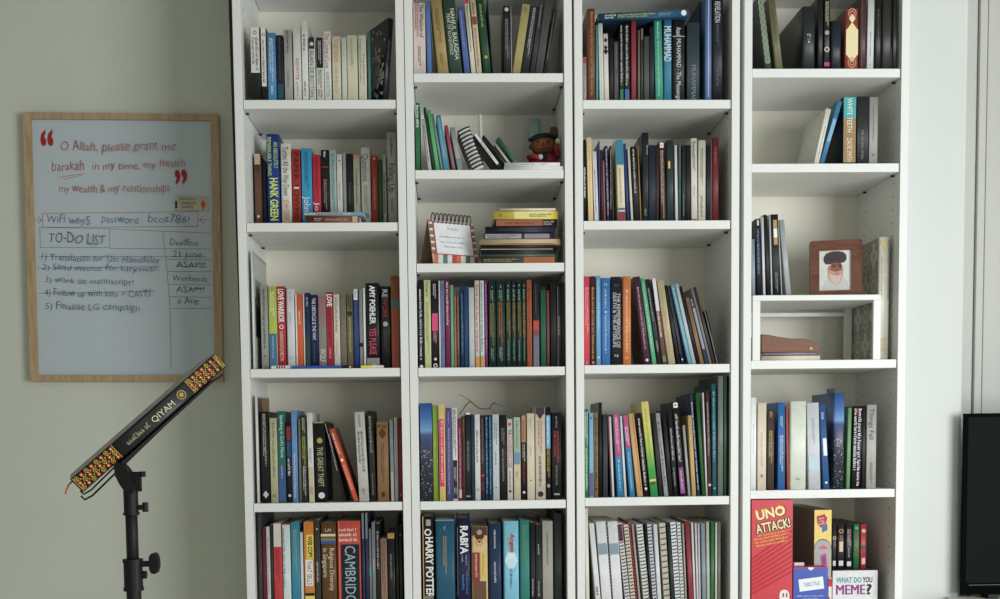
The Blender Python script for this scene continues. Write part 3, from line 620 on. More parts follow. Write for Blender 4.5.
def write(parent, text, colour, origin, along, up, length=None, height=.01, name='lettering', lo=.5, hi=1.7):
    """text from origin along a unit vector with cap height; stretched to length when given"""
    me, L = TXT[text]; k = 1
    if length: k = length/(L*height)
    if length and k < lo: height = length/(L*lo); k = lo
    k = min(k, hi)
    return basis(obj(name, me, ink(colour), parent), origin, Vector(along)*height*k, Vector(up)*height)

# ---------------------------------------------------------------- a book
def cover_mesh(w, d, h, t, r):
    """cross-section of front board, rounded spine and back board, swept up the height"""
    out = [(0, d)]; inn = [(t, d)]; r = min(r, w*.48)
    for k in range(6):
        a = math.pi/2*k/5; out.append((r-r*math.cos(a), r-r*math.sin(a)))
        ri = max(r-t, .0001); inn.append((t+ri-ri*math.cos(a), t+ri-ri*math.sin(a)))
    for k in range(6):
        a = math.pi/2*k/5; out.append((w-r+r*math.sin(a), r-r*math.cos(a)))
        ri = max(r-t, .0001); inn.append((w-t-ri+ri*math.sin(a), t+ri-ri*math.cos(a)))
    out.append((w, d)); inn.append((w-t, d)); n = len(out)
    vs = [(x, y, z) for z in (0, h) for x, y in out]+[(x, y, z) for z in (0, h) for x, y in inn]
    fs = []
    for i in range(n-1):
        fs += [(i, i+1, n+i+1, n+i), (2*n+i+1, 2*n+i, 3*n+i, 3*n+i+1), (i+1, i, 2*n+i, 2*n+i+1), (n+i, n+i+1, 3*n+i+1, 3*n+i)]
    fs += [(0, n, 3*n, 2*n), (n-1, 3*n-1, 4*n-1, 2*n-1)]
    me = bpy.data.meshes.new('cover'); me.from_pydata(vs, [], fs)
    for i, p in enumerate(me.polygons): p.use_smooth = (i < 4*(n-1) and i % 4 in (0, 1))
    return me
def spiral_mesh(w, h, n, r):
    bm = bmesh.new()
    for i in range(n):
        z = h*(i+.7)/(n+.4)
        tube(bm, [(w/2+(w*.5-r-.0004)*math.cos(a), .004-(.008)*math.sin(a), z+.0008*math.cos(a)) for a in [math.pi*(-.1+1.2*k/7) for k in range(8)]], r, 5)
    return bm
def marks(root, feats, x0, w, h, fy, zf, seed, y=-.0005):
    """print on the spine; zf turns a reading of the photograph into a height on the spine"""
    for k, f in enumerate(feats):
        p = [q.strip() for q in f.split(',')]; t = p[0]; yy = y-.00012*k
        if t == 'B':
            a, b = zf(float(p[2])), zf(float(p[3])); a = min(a, h-.0003); b = max(b, .0003)
            u0, u1 = (float(p[4]), float(p[5])) if len(p) > 4 else (.0, 1.)
            m = .0012 if w > .006 else .0003
            xa, xb = x0+max(m, u0*w), x0+min(w-m, u1*w)
            basis(obj('spine_panel', bar_mesh(), M(p[1]), root), (xa, yy, b), (xb-xa, 0, 0), (0, 0, a-b))
        elif t in 'CODX' and t != 'X':
            r = float(p[3])*w; z = zf(float(p[2]))
            basis(obj('spine_emblem', disc_mesh(t), ink(p[1]), root), (x0+w/2, yy, z), (r, 0, 0), (0, 0, r))
        elif t == 'X':
            a, b = zf(float(p[2])), zf(float(p[3])); r = float(p[4])*w/2; n = max(1, int((a-b)/(r*1.7))); q = []
            for i in range(n):
                z = b+(a-b)*(i+.5)/n
                for s in (1, .55):
                    ps = [(x0+w/2+r*s*math.cos(c)*.8, yy, z+r*s*math.sin(c)) for c in [math.pi/4*j for j in range(8)]]
                    pi = [(x0+w/2+r*(s-.22)*math.cos(c)*.8, yy, z+r*(s-.22)*math.sin(c)) for c in [math.pi/4*j for j in range(8)]]
                    q += [(ps[j], ps[(j+1) % 8], pi[(j+1) % 8], pi[j]) for j in range(8)]
            obj('spine_ornament', flat(q), ink(p[1]), root)
        elif t == 'T':
            a, b = zf(float(p[3])), zf(float(p[4])); hh = float(p[5])*w*1.25; dx = float(p[6])*w if len(p) > 6 else 0
            write(root, p[1], p[2], (x0+w/2-hh/2+dx, yy, a), (0, 0, -1), (1, 0, 0), a-b, hh, 'title', .45, 1.9)
        elif t == 'S':
            a, b = zf(float(p[2])), zf(float(p[3])); hh = float(p[4])*w; dx = float(p[5])*w if len(p) > 5 else 0
            hh = max(hh, .0016)
            if hh > .0062:           # broad lettering is set in two lines
                for q_, sg in enumerate((.27, -.27)):
                    h2 = hh*.42; n = max(4, int((a-b)/(h2*.62))); me, L = squiggle(min(n, 34), (seed+k+q_) % 5); kx = (a-b)*(1, .8)[q_]/(L*h2)
                    basis(obj('lettering', me, ink(p[1]), root), (x0+w/2-h2/2+dx+sg*hh, yy, a), (0, 0, -h2*kx), (h2, 0, 0))
                continue
            n = max(3, int((a-b)/(hh*.62))); me, L = squiggle(min(n, 34), (seed+k) % 5); kx = (a-b)/(L*hh)
            basis(obj('lettering', me, ink(p[1]), root), (x0+w/2-hh/2+dx, yy, a), (0, 0, -hh*kx), (hh, 0, 0))
        elif t == 'H':
            z = zf(float(p[3])); hh = float(p[4])*w
            if p[1]: me, L = TXT[p[1]]
            else: me, L = squiggle(9, seed+k)
            L2 = min(L*hh, w*.8); basis(obj('lettering', me, ink(p[2]), root), (x0+w/2-L2/2, yy, z-hh/2), (L2/L, 0, 0), (0, 0, hh))
KINDS = {'p': ('paperback_book', 'book'), 'h': ('hardcover_book', 'book'), 'm': ('booklet', 'booklet'), 'b': ('report_folder', 'folder'), 's': ('bound_report', 'report')}
def make_book(kind, loc, a, w, h, d, col, label, group, feats, zf, seed, piv, yaw=0, face=None):
    rg = random.Random(seed); nm, cat = KINDS[kind]
    if 'ring binder' in label: nm, cat = 'ring_binder', 'binder'
    if 'notebook' in label: nm, cat = 'notebook', 'notebook'
    root = empty(nm, loc, label, cat, group, (0, -a, yaw))
    x0 = 0 if piv == 'L' else -w
    cm = special(col) if col in ('NIGHT', 'MEADOW') else M(col, .5 if kind in 'ps' else .38)
    pc = rg.choice(('d8d1ba', 'cfc6aa', 'dedacb', 'd3cab0'))
    holder = root
    if kind == 's':
        co = obj('cover', box(x0, x0+w, .003, d, 0, h), None, root)
        co.data.materials.append(cm)
        n = int(h/.0085) if 'wide' not in label else int(h/.014)
        wm = ink('26262a') if 'comb' in label or 'grey-cream' in label else ink('1d1d20')
        bm = spiral_mesh(w, h, n, .0008 if 'fine' in label else .0011); o = obj('wire_binding', bm, wm, root); o.location.x = x0
    else:
        t = min({'p': .0007, 'h': .0024, 'm': .0004, 'b': .0012}[kind], w*.22); r = {'p': .0012, 'h': min(.006, w*.22), 'm': .0015, 'b': .0015}[kind]
        co = obj('cover', cover_mesh(w, d, h, t, r), cm, root); co.location.x = x0
        if w-2*t > .0004:
            i = .003 if kind == 'h' else .0004
            pg = obj('page_block', box(x0+t+.0001, x0+w-t-.0001, t+.0008, d-(.004 if kind == 'h' else .0004), i, h-i), paper(pc), root)
    marks(root, feats, x0, w, h, 0, zf, seed)
    if face: face(root, x0, w, h, d)
    return root
# ---------------------------------------------------------------- the room
def wall_mat(name, c1, c2, rough=.8):
    m, nt, b = base_mat(name, rough, .2); mix_noise(nt, b, c1, c2, 3, 5)
    tc = node(nt, 'ShaderNodeTexCoord'); nz = node(nt, 'ShaderNodeTexNoise'); nz.inputs['Scale'].default_value = 260
    bp = node(nt, 'ShaderNodeBump'); bp.inputs['Strength'].default_value = .05; bp.inputs['Distance'].default_value = .002
    nt.links.new(tc.outputs['Object'], nz.inputs['Vector']); nt.links.new(nz.outputs['Fac'], bp.inputs['Height']); nt.links.new(bp.outputs[0], b.inputs['Normal'])
    return m
WALL = wall_mat('wall_paint', (.575, .60, .52), (.60, .625, .545)); WHITE = wall_mat('white_paint', (.625, .645, .625), (.645, .665, .645), .5); TRIM = wall_mat('trim_paint', (.51, .515, .475), (.53, .535, .495), .5)
FLOORM = wall_mat('floor_laminate', (.60, .56, .49), (.68, .63, .55), .4)
YB = .285
def struct(name, bm, m): return tag(obj(name, bm, m), kind='structure')
struct('floor', box(-2.6, 3.4, -4.2, .4, -.05, 0), FLOORM)
struct('ceiling', box(-2.6, 3.4, -4.2, .4, 2.72, 2.77), TRIM)
struct('wall_back', box(-2.6, 3.4, YB, YB+.1, 0, 2.72), WALL)
struct('wall_left', box(-2.7, -2.6, -4.2, YB+.1, 0, 2.72), WALL)
struct('baseboard_back', box(-2.6, -.60, YB-.012, YB, 0, .08, .002), WHITE)
# the plastered pier right of the bookcases, the door frame and door beyond it
pr = unproj(965, 300, .06).x
struct('wall_pier', box(1.0365, pr, .06, YB, 0, 2.72, .012, 3), WHITE)
t0, t1 = unproj(977.5, 200, .262).x, unproj(985, 200, .262).x
struct('trim_1', box(t0, t1, .262, YB, 0, 2.72, .002), TRIM)
bm = box(pr+.002, t0-.002, .272, YB, 0, 2.72, .001); struct('trim_2', bm, TRIM)
dr = struct('door_1', box(t1+.004, 2.2, .268, YB, 0.01, 2.6, .002), TRIM)

# ---------------------------------------------------------------- bookcases
def peg_panel():
    m, nt, b = base_mat('white_laminate_pegs', .42, .35)
    tc = node(nt, 'ShaderNodeTexCoord'); sp = node(nt, 'ShaderNodeSeparateXYZ'); nt.links.new(tc.outputs['Object'], sp.inputs[0])
    def mth(op, a, v=None, w=None):
        n = node(nt, 'ShaderNodeMath', operation=op)
        nt.links.new(a, n.inputs[0])
        if v is not None:
            if isinstance(v, (int, float)): n.inputs[1].default_value = v
            else: nt.links.new(v, n.inputs[1])
        return n.outputs[0]
    zz = mth('ABSOLUTE', mth('SUBTRACT', mth('FRACT', mth('DIVIDE', sp.outputs['Z'], .032)), .5)); dz = mth('MULTIPLY', zz, .032)
    y1 = mth('ABSOLUTE', mth('SUBTRACT', sp.outputs['Y'], .040)); y2 = mth('ABSOLUTE', mth('SUBTRACT', sp.outputs['Y'], .215)); dy = mth('MINIMUM', y1, y2)
    r = mth('ADD', mth('MULTIPLY', dz, dz), mth('MULTIPLY', dy, dy)); hole = mth('LESS_THAN', r, .0024**2)
    mx = node(nt, 'ShaderNodeMix', data_type='RGBA'); nt.links.new(hole, mx.inputs['Factor'])
    mx.inputs[6].default_value = (.80, .81, .78, 1); mx.inputs[7].default_value = (.12, .12, .11, 1)
    nt.links.new(mx.outputs[2], b.inputs['Base Color']); return m
LAM = M('e9ebe7', .42, PLAIN); PEG = peg_panel(); BACKM = M('e4e0d0', .6, PLAIN); PIN = ink('3a3a3a')
SH = {'1': [.7971, .5098, .1635, -.1606], '2': [.8583, .6325, .4119, .1629, -.1608], '3': [.7957, .5106, .1656, -.1571], '4': [.8684, .6445, .1729, -.1445]}
CX = {'1': (-.5836, -.1818), '2': (-.1802, .2175), '3': (.2228, .6202), '4': (.6308, 1.0311)}
TS = .0205; LOW = -.485
TOPZ = {'1': 1.102, '2': 1.094, '3': 1.094, '4': 1.112}
ordn = {'1': 'leftmost white bookcase, its left side facing the whiteboard wall', '2': 'white bookcase holding the desk calendar and the twig',
        '3': 'white bookcase whose lowest visible shelf holds ring binders', '4': 'rightmost white bookcase, holding the board games and the framed portrait'}
for c in '1234':
    x0, x1 = CX[c]; tp = .0193
    root = empty('bookcase', ((x0+x1)/2, 0, 0), ordn[c], 'bookcase', None); ox = (x0+x1)/2
    def part(n, bm, m):
        o = obj(n, bm, m, root); o.location = (-ox, 0, 0); return o
    part('side_panel', box(x0, x0+tp, 0, .28, 0, 2.56, .0008), PEG); part('side_panel', box(x1-tp, x1, 0, .28, 0, 2.56, .0008), PEG)
    part('back_panel', box(x0+tp, x1-tp, .27, .279, .06, 2.55), BACKM)
    part('top_panel', box(x0+tp, x1-tp, 0, .27, 2.54, 2.56), LAM); part('plinth', box(x0+tp, x1-tp, .02, .035, 0, .062), LAM)
    if c == '1':
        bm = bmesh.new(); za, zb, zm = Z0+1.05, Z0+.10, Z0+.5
        prism(bm, [(x0-.0005, zb), (x0-.0005, 2.54), (x0-.0095, 2.54), (x0-.0085, za), (x0-.0048, zm)], .002, .012); part('shadow_strip', bm, ink('161616'))  # line of shade beside the case, built as a tapered black strip
    zs = [Z0+z for z in SH[c]]+[Z0+TOPZ[c]+TS, Z0+LOW, Z0+LOW-.33, .082]
    for k, z in enumerate(zs):
        part('shelf', box(x0+tp+.0015, x1-tp-.0015, .004, .269, z-TS, z, .0008), LAM)
        if k < 4 and z > Z0+.3:
            for sx, xx in ((1, x0+tp), (-1, x1-tp)):
                for yy in (.036, .212):
                    bm = bmesh.new(); cyl(bm, (xx, yy, z-TS-.0028), (xx+sx*.008, yy, z-TS-.0028), .0026, None, 10); part('shelf_pin', bm, PIN)

# ---------------------------------------------------------------- the books, row by row
ROWZ = {'1a': ('1', 0), '1b': ('1', 1), '1c': ('1', 2), '1d': ('1', 3), '1e': ('1', 'L'), '2a': ('2', 0), '2b': ('2', 1), '2c': ('2', 2), '2d': ('2', 3), '2e': ('2', 4), '2f': ('2', 'L'),
        '3a': ('3', 0), '3b': ('3', 1), '3c': ('3', 2), '3d': ('3', 3), '3e': ('3', 'L'), '4a': ('4', 0), '4b': ('4', 1), '4c': ('4', 'R'), '4d': ('4', 3), '4e': ('4', 'L')}
RISER_Z = unproj(820, 294.8, .006).z
def rowz(k):
    c, i = ROWZ[k]
    return Z0+LOW if i == 'L' else RISER_Z if i == 'R' else Z0+SH[c][i]
words = ['O Allah, please grant me', 'barakah', 'in my time, my health', 'my wealth & my relationships', 'WiFi why5', 'password', 'bcoz786!', 'TO-DO LIST', 'Deadline',
         '1) Translation for Ust Hamidulay', '2) Send invoice for karyawan', '3) work on manuscript!', '4) Follow up with kate + CASTS', '5) Finalise LG campaign', '21 June', 'ASAP!!', 'Weekends', '6 Aug',
         '“', '”', "THE WORLD'S", 'CAMPAIGN', 'EXPERT', 'UNO', 'ATTACK!', 'TABLE TALK', 'WHAT DO', 'YOU', 'MEME', '?', 'QIYAM', 'August', 'MENARA', 'GAME', '31']
for R_ in ROWS:
    for l in R_[6].strip().split('\n'):
        for f in l.split('|')[2].split(';') if l.count('|') > 1 else ():
            f = f.strip().split(',')
            if f[0] == 'T' or (f[0] == 'H' and f[1]): words.append(f[1])
prep_texts(words)
def photo_album_face(cols, y0, y1, z0, z1):
    def f(root, x0, w, h, d):
        for i, (c, a, b, e, g) in enumerate(cols):
            basis(obj('cover_picture', bar_mesh(), M(c), root), (x0+w+.0004+.0001*i, d*a, h*e), (0, d*(b-a), 0), (0, 0, h*(g-e)))
    return f
FACES = {('1c', 0): photo_album_face([('b9bcb4', .08, .98, .03, .97), ('33463a', .1, .9, .28, .62), ('7c8a7c', .15, .6, .55, .78)], 0, 0, 0, 0),
         ('1d', 0): photo_album_face([('4a3424', .05, .98, .02, .98), ('8a6238', .35, .95, .62, .97), ('2a201a', .1, .4, .84, .95), ('3a2a20', .2, .9, .1, .4)], 0, 0, 0, 0)}
seed = 0
for key, ox, oy, s, dins, phrase, txt in ROWS:
    Zs = rowz(key); prev = None
    for bi, line in enumerate(txt.strip().split('\n')):
        seed += 1; rg = random.Random(seed)
        a = [q.strip() for q in line.split('|')]; x0, x1, yt, xt, col, kd = a[0].split()
        desc = a[1]; feats = [f for f in a[2].split(';') if f.strip()] if len(a) > 2 else []
        kind = kd[0]; kp = kd[1:].split('/'); ins = float(kp[0]) if kp[0] else dins+rg.choice((0, 0, .001, .002, .004))
        px0, px1 = ox+float(x0)*s, ox+float(x1)*s
        if key[1] == 'e' and key != '2e' or key in ('2f',): ylip = 592 if key[1] == 'e' or key == '2f' else 0
        else: ylip = proj((unproj((px0+px1)/2, 300, 0).x, 0 if key != '4c' else .006, Zs))[1]
        P0, P1 = unproj(px0, ylip, ins), unproj(px1, ylip, ins)
        pyt = oy+float(yt)*s
        if xt == '-':
            Pt = unproj(px0, pyt, ins); ang = 0.0; X0 = P0.x
        else:
            Pt = unproj(ox+float(xt)*s, pyt, ins); ang = math.atan2(P0.x-Pt.x, Pt.z-P0.z); X0 = P0.x+(P0.z-Zs)*math.tan(ang)
            if abs(ang) < .006: ang = 0.0
        w = (P1.x-P0.x)*math.cos(ang)-.0003; h = (Pt.z-Zs)/math.cos(ang)
        cz = [q for q in [Z0+v-TS for v in SH[key[0]]]+[Z0+TOPZ[key[0]]] if q > Zs+.05]
        if key != '4c': h = min(h, (min(cz)-Zs-.003)/math.cos(ang))
        # side lines at the shelf and at the top; keep clear of the neighbour already placed
        top = Zs+h*math.cos(ang)
        L = lambda z: X0-(z-Zs)*math.tan(ang)
        if prev:
            pr_, ptop, pin, pd = prev
            zc = min(top, ptop); ov = max(pr_(Zs)-L(Zs), pr_(zc)-L(zc))
            if ov > 0:
                X0 += ov+.0002; w = max(w-ov*.8, .0016)
        lim = CX[key[0]][0]+.0199
        if X0 < lim: w -= (lim-X0)*.7; X0 = lim; w = max(w, .002)
        if ang and L(top) < lim: X0 += lim-L(top)
        rl = CX[key[0]][1]-.0199
        if kd[0] != 'x' and X0+w/math.cos(ang) > rl:
            e = X0+w/math.cos(ang)-rl; w = max(w-e, .002); X0 = min(X0, rl-w/math.cos(ang))
        if ang < 0 and X0+w/math.cos(ang)-(top-Zs)*math.tan(ang) > rl: X0 -= X0+w/math.cos(ang)-(top-Zs)*math.tan(ang)-rl
        d = min(.262-ins, max(.105, h*.68)+rg.uniform(-.006, .006))
        if kind in 'bsm': d = min(.262-ins, max(d, .17))
        if 'cover turned outward' in desc or 'cover showing' in desc: d = min(.24, h*.75)
        if key == '1b' and ins > .05: d = min(d, .262-ins)
        if len(kp) > 1: d = float(kp[1])
        ca = math.cos(ang)
        def zf(y, ox=ox, oy=oy, s=s, px=(px0+px1)/2, ins=ins, ca=ca): return (unproj(px, oy+y*s, ins).z-Zs)/ca
        if ang >= 0: piv = 'L'; loc = (X0, ins, Zs+.0002)
        else: piv = 'R'; loc = (X0+w/ca, ins, Zs+.0002)
        label = desc+(', ' if key != '4c' else ' ')+phrase
        make_book(kind, loc, ang, w, h, d, col, label, {'4c': 'books on the metal riser'}.get(key, 'books on the '+phrase), feats, zf, seed, piv, 0, FACES.get((key, bi)))
        if ins < .05 or key in ('1b', '2b'): prev = ((lambda z, X=X0+w/ca, t=math.tan(ang), Zs=Zs: X-(z-Zs)*t), top, ins, d)
# ---------------------------------------------------------------- the other things on the shelves
def lying(px0, px1, Zb, t, ins, d, col, kind, label, group, feats=(), sd=1):
    X0, X1 = unproj(px0, proj((0, 0, Zb))[1], ins).x, unproj(px1, proj((0, 0, Zb))[1], ins).x
    def zf(x): return X1-unproj(x, 300, ins).x
    fs = [f for f in feats]
    return make_book(kind, (X1, ins, Zb+.0002), math.pi/2, t, X1-X0, d, col, label, group, fs, zf, sd, 'L')
ppm = lambda Y: F/(Y-CAM[1])*1.0
# two small books lying in front of the second row
Zb = rowz('1b')
lying(305.7, 359.6, Zb, .0165, .008, .078, '74392e', 'p', 'small red-brown book lying flat in front of the standing row', 'flat books, second shelf, leftmost bookcase', ('S,c8b8a8,316,324,.5', 'S,b89888,327,350,.35', 'B,c8a888,354,359,0.05,.95'), 5)
lying(304, 364, Zb+.0169, .0085, .008, .075, '5f8ea8', 'p', 'small blue-edged paperback lying on the red-brown one', 'flat books, second shelf, leftmost bookcase', ('B,a8aca4,305,352,.2,.9', 'S,333333,318,345,.4'), 6)
# pens along the shelf edge
Zb = rowz('1c')
def pen(nm, label, px0, px1, r, body, cap, cx, tipc, Y):
    X0, X1 = unproj(px0, 366, Y).x, unproj(px1, 366, Y).x; root = empty(nm, (X0, Y, Zb+.0001), label, 'pen', 'pens at the shelf edge'); L = X1-X0
    bm = bmesh.new(); cyl(bm, (0, 0, r), (L*cx, 0, r), r, None, 14); smooth_o = obj('barrel', bm, M(body, .3), root)
    bm = bmesh.new(); cyl(bm, (L*cx, 0, r), (L*.97, 0, r), r*1.02, r*.96, 14); bx(bm, L*cx, L*(cx+.15), -.0012, .0012, 2*r-.0004, 2*r+.0009); obj('cap', bm, M(cap, .3), root)
    bm = bmesh.new(); cyl(bm, (L*.97, 0, r), (L, 0, r), r*.6, r*.5, 12); obj('end_plug', bm, M(tipc, .3), root)
    return root
p = pen('marker_pen', 'fat white marker with black printing, left of the blue pen', 271.5, 291, .0042, 'dcdcd8', 'c8c8c4', .8, 'b03030', .012)
for i in range(4): basis(obj('lettering', bar_mesh(), ink('222222'), p), (.012+.006*i, -.0043, .0018), (.0035, 0, 0), (0, 0, .005))
pen('ballpoint_pen', 'long blue pen with a black cap lying at the shelf edge', 292, 351, .0036, '2a56b0', '1a1a1c', .84, 'd8d4cc', .012)
pen('highlighter_pen', 'yellow capped pen at the shelf edge below the widest black hardcover', 361, 384, .0036, 'd8d8d4', 'd8d8d4', .5, 'c0c0c0', .012).children[0].material_slots[0].material
hp = [o for o in C.objects if o.name.startswith('highlighter_pen')][0]
hp.children[0].material_slots[0].link = 'OBJECT'; hp.children[0].material_slots[0].material = M('e6d84a', .3)
# splattered black book turned towards the room
Zb = rowz('1a')
def splat(root, x0, w, h, d):
    rg = random.Random(4); q = []; xx = x0-.0004
    def blob(y, z, r):
        n = 9; q.append([(xx, y+r*rg.uniform(.6, 1.2)*math.cos(2*math.pi*i/n), z+r*rg.uniform(.6, 1.3)*math.sin(2*math.pi*i/n)) for i in range(n)][::-1])
    for _ in range(26): blob(rg.uniform(.006, d-.01), rg.uniform(.01, h-.01), rg.uniform(.0012, .0035))
    for _ in range(120): blob(rg.gauss(d*.45, d*.17), rg.gauss(h*.36, h*.17), rg.uniform(.002, .0085))
    q[:] = [p for p in q if all(.001 < v[1] < d-.001 and .001 < v[2] < h-.001 for v in p)]
    obj('cover_lettering', flat(q), ink('d2d2ce'), root)  # white splatter blobs on the outward cover, not letters
make_book('h', (-.2205, .020, Zb+.0002), math.radians(-5), .015, .196, .100, '1d1e20', 'black hardcover with white splatter turned outward, top shelf, leftmost bookcase', 'books on the top shelf, leftmost bookcase', ['S,55585a,40,60,.4'], lambda y: unproj(390, y, .02).z-Zb, 9, 'R', math.radians(31), splat)
# book lying across the row in the third bookcase
Zb = rowz('3a'); Lb = lambda x, y: unproj(578+x*.1735, y*.1735, .012)
A, B = Lb(118, 121), Lb(640, 96)
X1 = B.x; ang = math.atan2(B.z-A.z, B.x-A.x); tz = .0165
hz = (B-A).length
r3 = make_book('p', (B.x, .012, B.z+.001), math.pi/2+ang, tz, hz, .15, '1f4a6b', 'teal-blue paperback lying slanted across the tops of the standing books', 'books on the top shelf, third bookcase', ['S,dce4e8,155,222,.6', 'S,b8c460,230,450,.55', 'S,8fb0c0,465,550,.4', 'C,dce4e8,610,.4'], lambda x: max(.003, B.x-unproj(578+x*.1735, 20, .012).x), 12, 'L')
# second bookcase, second shelf: leaning notebooks, booklets, doll
Zb = rowz('2b'); G2 = 'things on the second shelf, second bookcase'
def leaning(kind, tx, ty, bxx, by, w, ins, d, col, label, feats=()):
    T = unproj(410+tx*.16, 95+ty*.16, ins); Bp = unproj(410+bxx*.16, 95+by*.16, ins); a = math.atan2(T.x-Bp.x, T.z-Bp.z)
    h = (T.z-Zb)/math.cos(a); X0 = T.x-(T.z-Zb)*math.tan(a)
    return make_book(kind, (X0, ins, Zb+.0003), -a, w, h, d, col, label, G2, list(feats), lambda y: (unproj(410+(tx+bxx)*.08, 95+y*.16, ins).z-Zb)/math.cos(a), 31, 'L')
def lean_fix(root): return root
r = leaning('s', 297, 214, 390, 456, .026, .014, .10, 'd9d9d5', 'thick ring notebook striped black and white, leaning left')
for o in [c for c in r.children if c.name.startswith('wire_binding')]: bpy.data.objects.remove(o)
hh = max(v[2] for v in r.children[0].bound_box); bm = bmesh.new()
for i in range(11):
    z = hh*(i+.6)/11.2; tube(bm, [(.013+.0145*math.cos(t), .003-.007*math.sin(t), z+.0015*math.cos(t)) for t in [math.pi*(-.12+1.24*k/9) for k in range(10)]], .0019, 6)
obj('wire_binding', bm, ink('1a1a1c'), r)
leaning('h', 395, 248, 540, 440, .009, .014, .10, '1c1c1e', 'black notebook with a white spine leaning left on the ring notebook', ['B,d6d6d6,250,440,.05,.95', 'S,55555a,300,400,.4'])
leaning('p', 450, 262, 572, 415, .007, .066, .09, '23262a', 'thin dark notebook leaning left behind the white-spined one')
leaning('p', 526, 312, 600, 412, .006, .066, .07, 'c9c2b0', 'thin cream notebook leaning left before the green one')
leaning('h', 540, 275, 636, 408, .009, .066, .08, '2d6b54', 'sea-green notebook leaning left, beside the doll')
bm = bmesh.new(); P1 = unproj(480, 115, .17); cyl(bm, (P1.x+.004, .17, Zb+.0004), (P1.x, .17, P1.z), .0042, .0044, 12)
tag(obj('candle', bm, M('cfc9b4', .5)), 'thin cream candle standing behind the leaning notebooks', 'candle')
lying(504, 564, Zb, .0088, .006, .05, 'd8d8d8', 'm', 'thin white booklet lying flat in front of the doll, lower one', 'flat white booklets', (), 3)
lying(504.5, 560, Zb+.0091, .0085, .007, .05, 'e0e0e0', 'm', 'thin white booklet lying flat in front of the doll, upper one', 'flat white booklets', ('S,9a9aa4,508,550,.4',), 4)
# cloth doll
DY = .105; c0 = unproj(541, 150, DY)
doll = empty('cloth_doll', (c0.x+.005, DY, Zb+.0005), 'brown-faced cloth doll with black cap and red coat', 'doll', None, (0, 0, math.radians(-4)))
zc = c0.z-Zb+.008
bm = bmesh.new(); ell(bm, (0, 0, zc*.42), .038, .03, zc*.42, 4); ell(bm, (0, -.002, .0125), .039, .033, .012, 3); smooth(obj('body', bm, M('a02c2c', .85), doll))
bm = bmesh.new(); ell(bm, (0, -.006, zc), .0315, .027, .0245, 4); ell(bm, (-.031, -.003, zc-.002), .005, .004, .007, 2); ell(bm, (.031, -.003, zc-.002), .005, .004, .007, 2); smooth(obj('head', bm, M('7c472c', .85), doll))
bm = bmesh.new(); ell(bm, (-.001, -.004, zc+.019), .031, .028, .0105, 4, Matrix.Rotation(math.radians(-4), 4, 'Y')); ell(bm, (-.016, -.014, zc+.0135), .021, .018, .0065, 3); ell(bm, (.024, .002, zc+.023), .010, .01, .006, 3); smooth(obj('cap', bm, M('1c2022', .9), doll))
for sx in (-1, 1):
    bm = bmesh.new(); ell(bm, (sx*.0125, -.0318, zc+.003), .0025, .0014, .0028, 2); smooth(obj('eye', bm, ink('1a120e'), doll))
    bm = bmesh.new(); tube(bm, [(sx*.034, -.008, zc-.028), (sx*.030, -.026, zc-.03), (sx*.018, -.036, zc-.034), (sx*.010, -.038, zc-.036)] if sx < 0 else [(.034, -.008, zc-.03), (.036, -.022, zc-.022), (.031, -.032, zc-.012), (.034, -.034, zc-.004)], [.007, .0066, .006, .005], 10); smooth(obj('arm', bm, M('a02c2c', .85), doll))
    bm = bmesh.new(); p = (-.007, -.039, zc-.035) if sx < 0 else (.036, -.036, zc+.003); ell(bm, p, .0062, .0055, .0066, 3); smooth(obj('cuff', bm, M('d8cfc4', .85), doll))
bm = bmesh.new(); ell(bm, (0, -.033, zc-.003), .0022, .003, .006, 2); smooth(obj('nose', bm, M('56301c', .85), doll))
bm = bmesh.new(); tube(bm, [(-.008, -.0295, zc-.012), (0, -.0312, zc-.014), (.008, -.0295, zc-.012)], .0009, 6); obj('mouth', bm, ink('3c1c14'), doll)
bm = bmesh.new(); prism(bm, [(-.011, zc-.022), (.012, zc-.022), (.006, zc-.043), (-.004, zc-.043)], -.0325, -.026); obj('bib', bm, M('1e1f24', .9), doll)
# cup and brown book behind the doll
u = unproj(535, 120, .205); bm = bmesh.new(); hz_ = u.z-Zb
pts = [(.0105, 0), (.0125, .001), (.0142, hz_*.5), (.0148, hz_), (.0132, hz_), (.0115, .004)]; n = 28; rings = []
for rr, z in pts: rings.append([bm.verts.new((rr*math.cos(2*math.pi*i/n), rr*math.sin(2*math.pi*i/n), z)) for i in range(n)])
for a_, b_ in zip(rings, rings[1:]):
    for i in range(n): bm.faces.new((a_[i], a_[(i+1) % n], b_[(i+1) % n], b_[i]))
bm.faces.new(rings[0][::-1]); bm.faces.new(rings[-1])
o = tag(smooth(obj('cup', bm, M('a6c6c6', .4))), 'pale teal cup standing behind the doll', 'cup'); o.location = (u.x, .205, Zb+.0004)
u = unproj(550.8, 127, .155); u2 = unproj(557, 127, .155)
make_book('h', (u.x, .155, Zb+.0002), 0, u2.x-u.x, u.z-Zb, .09, '7d5040', 'small brown hardcover standing behind the doll beside the panel', G2, [], lambda y: 0, 51, 'L')
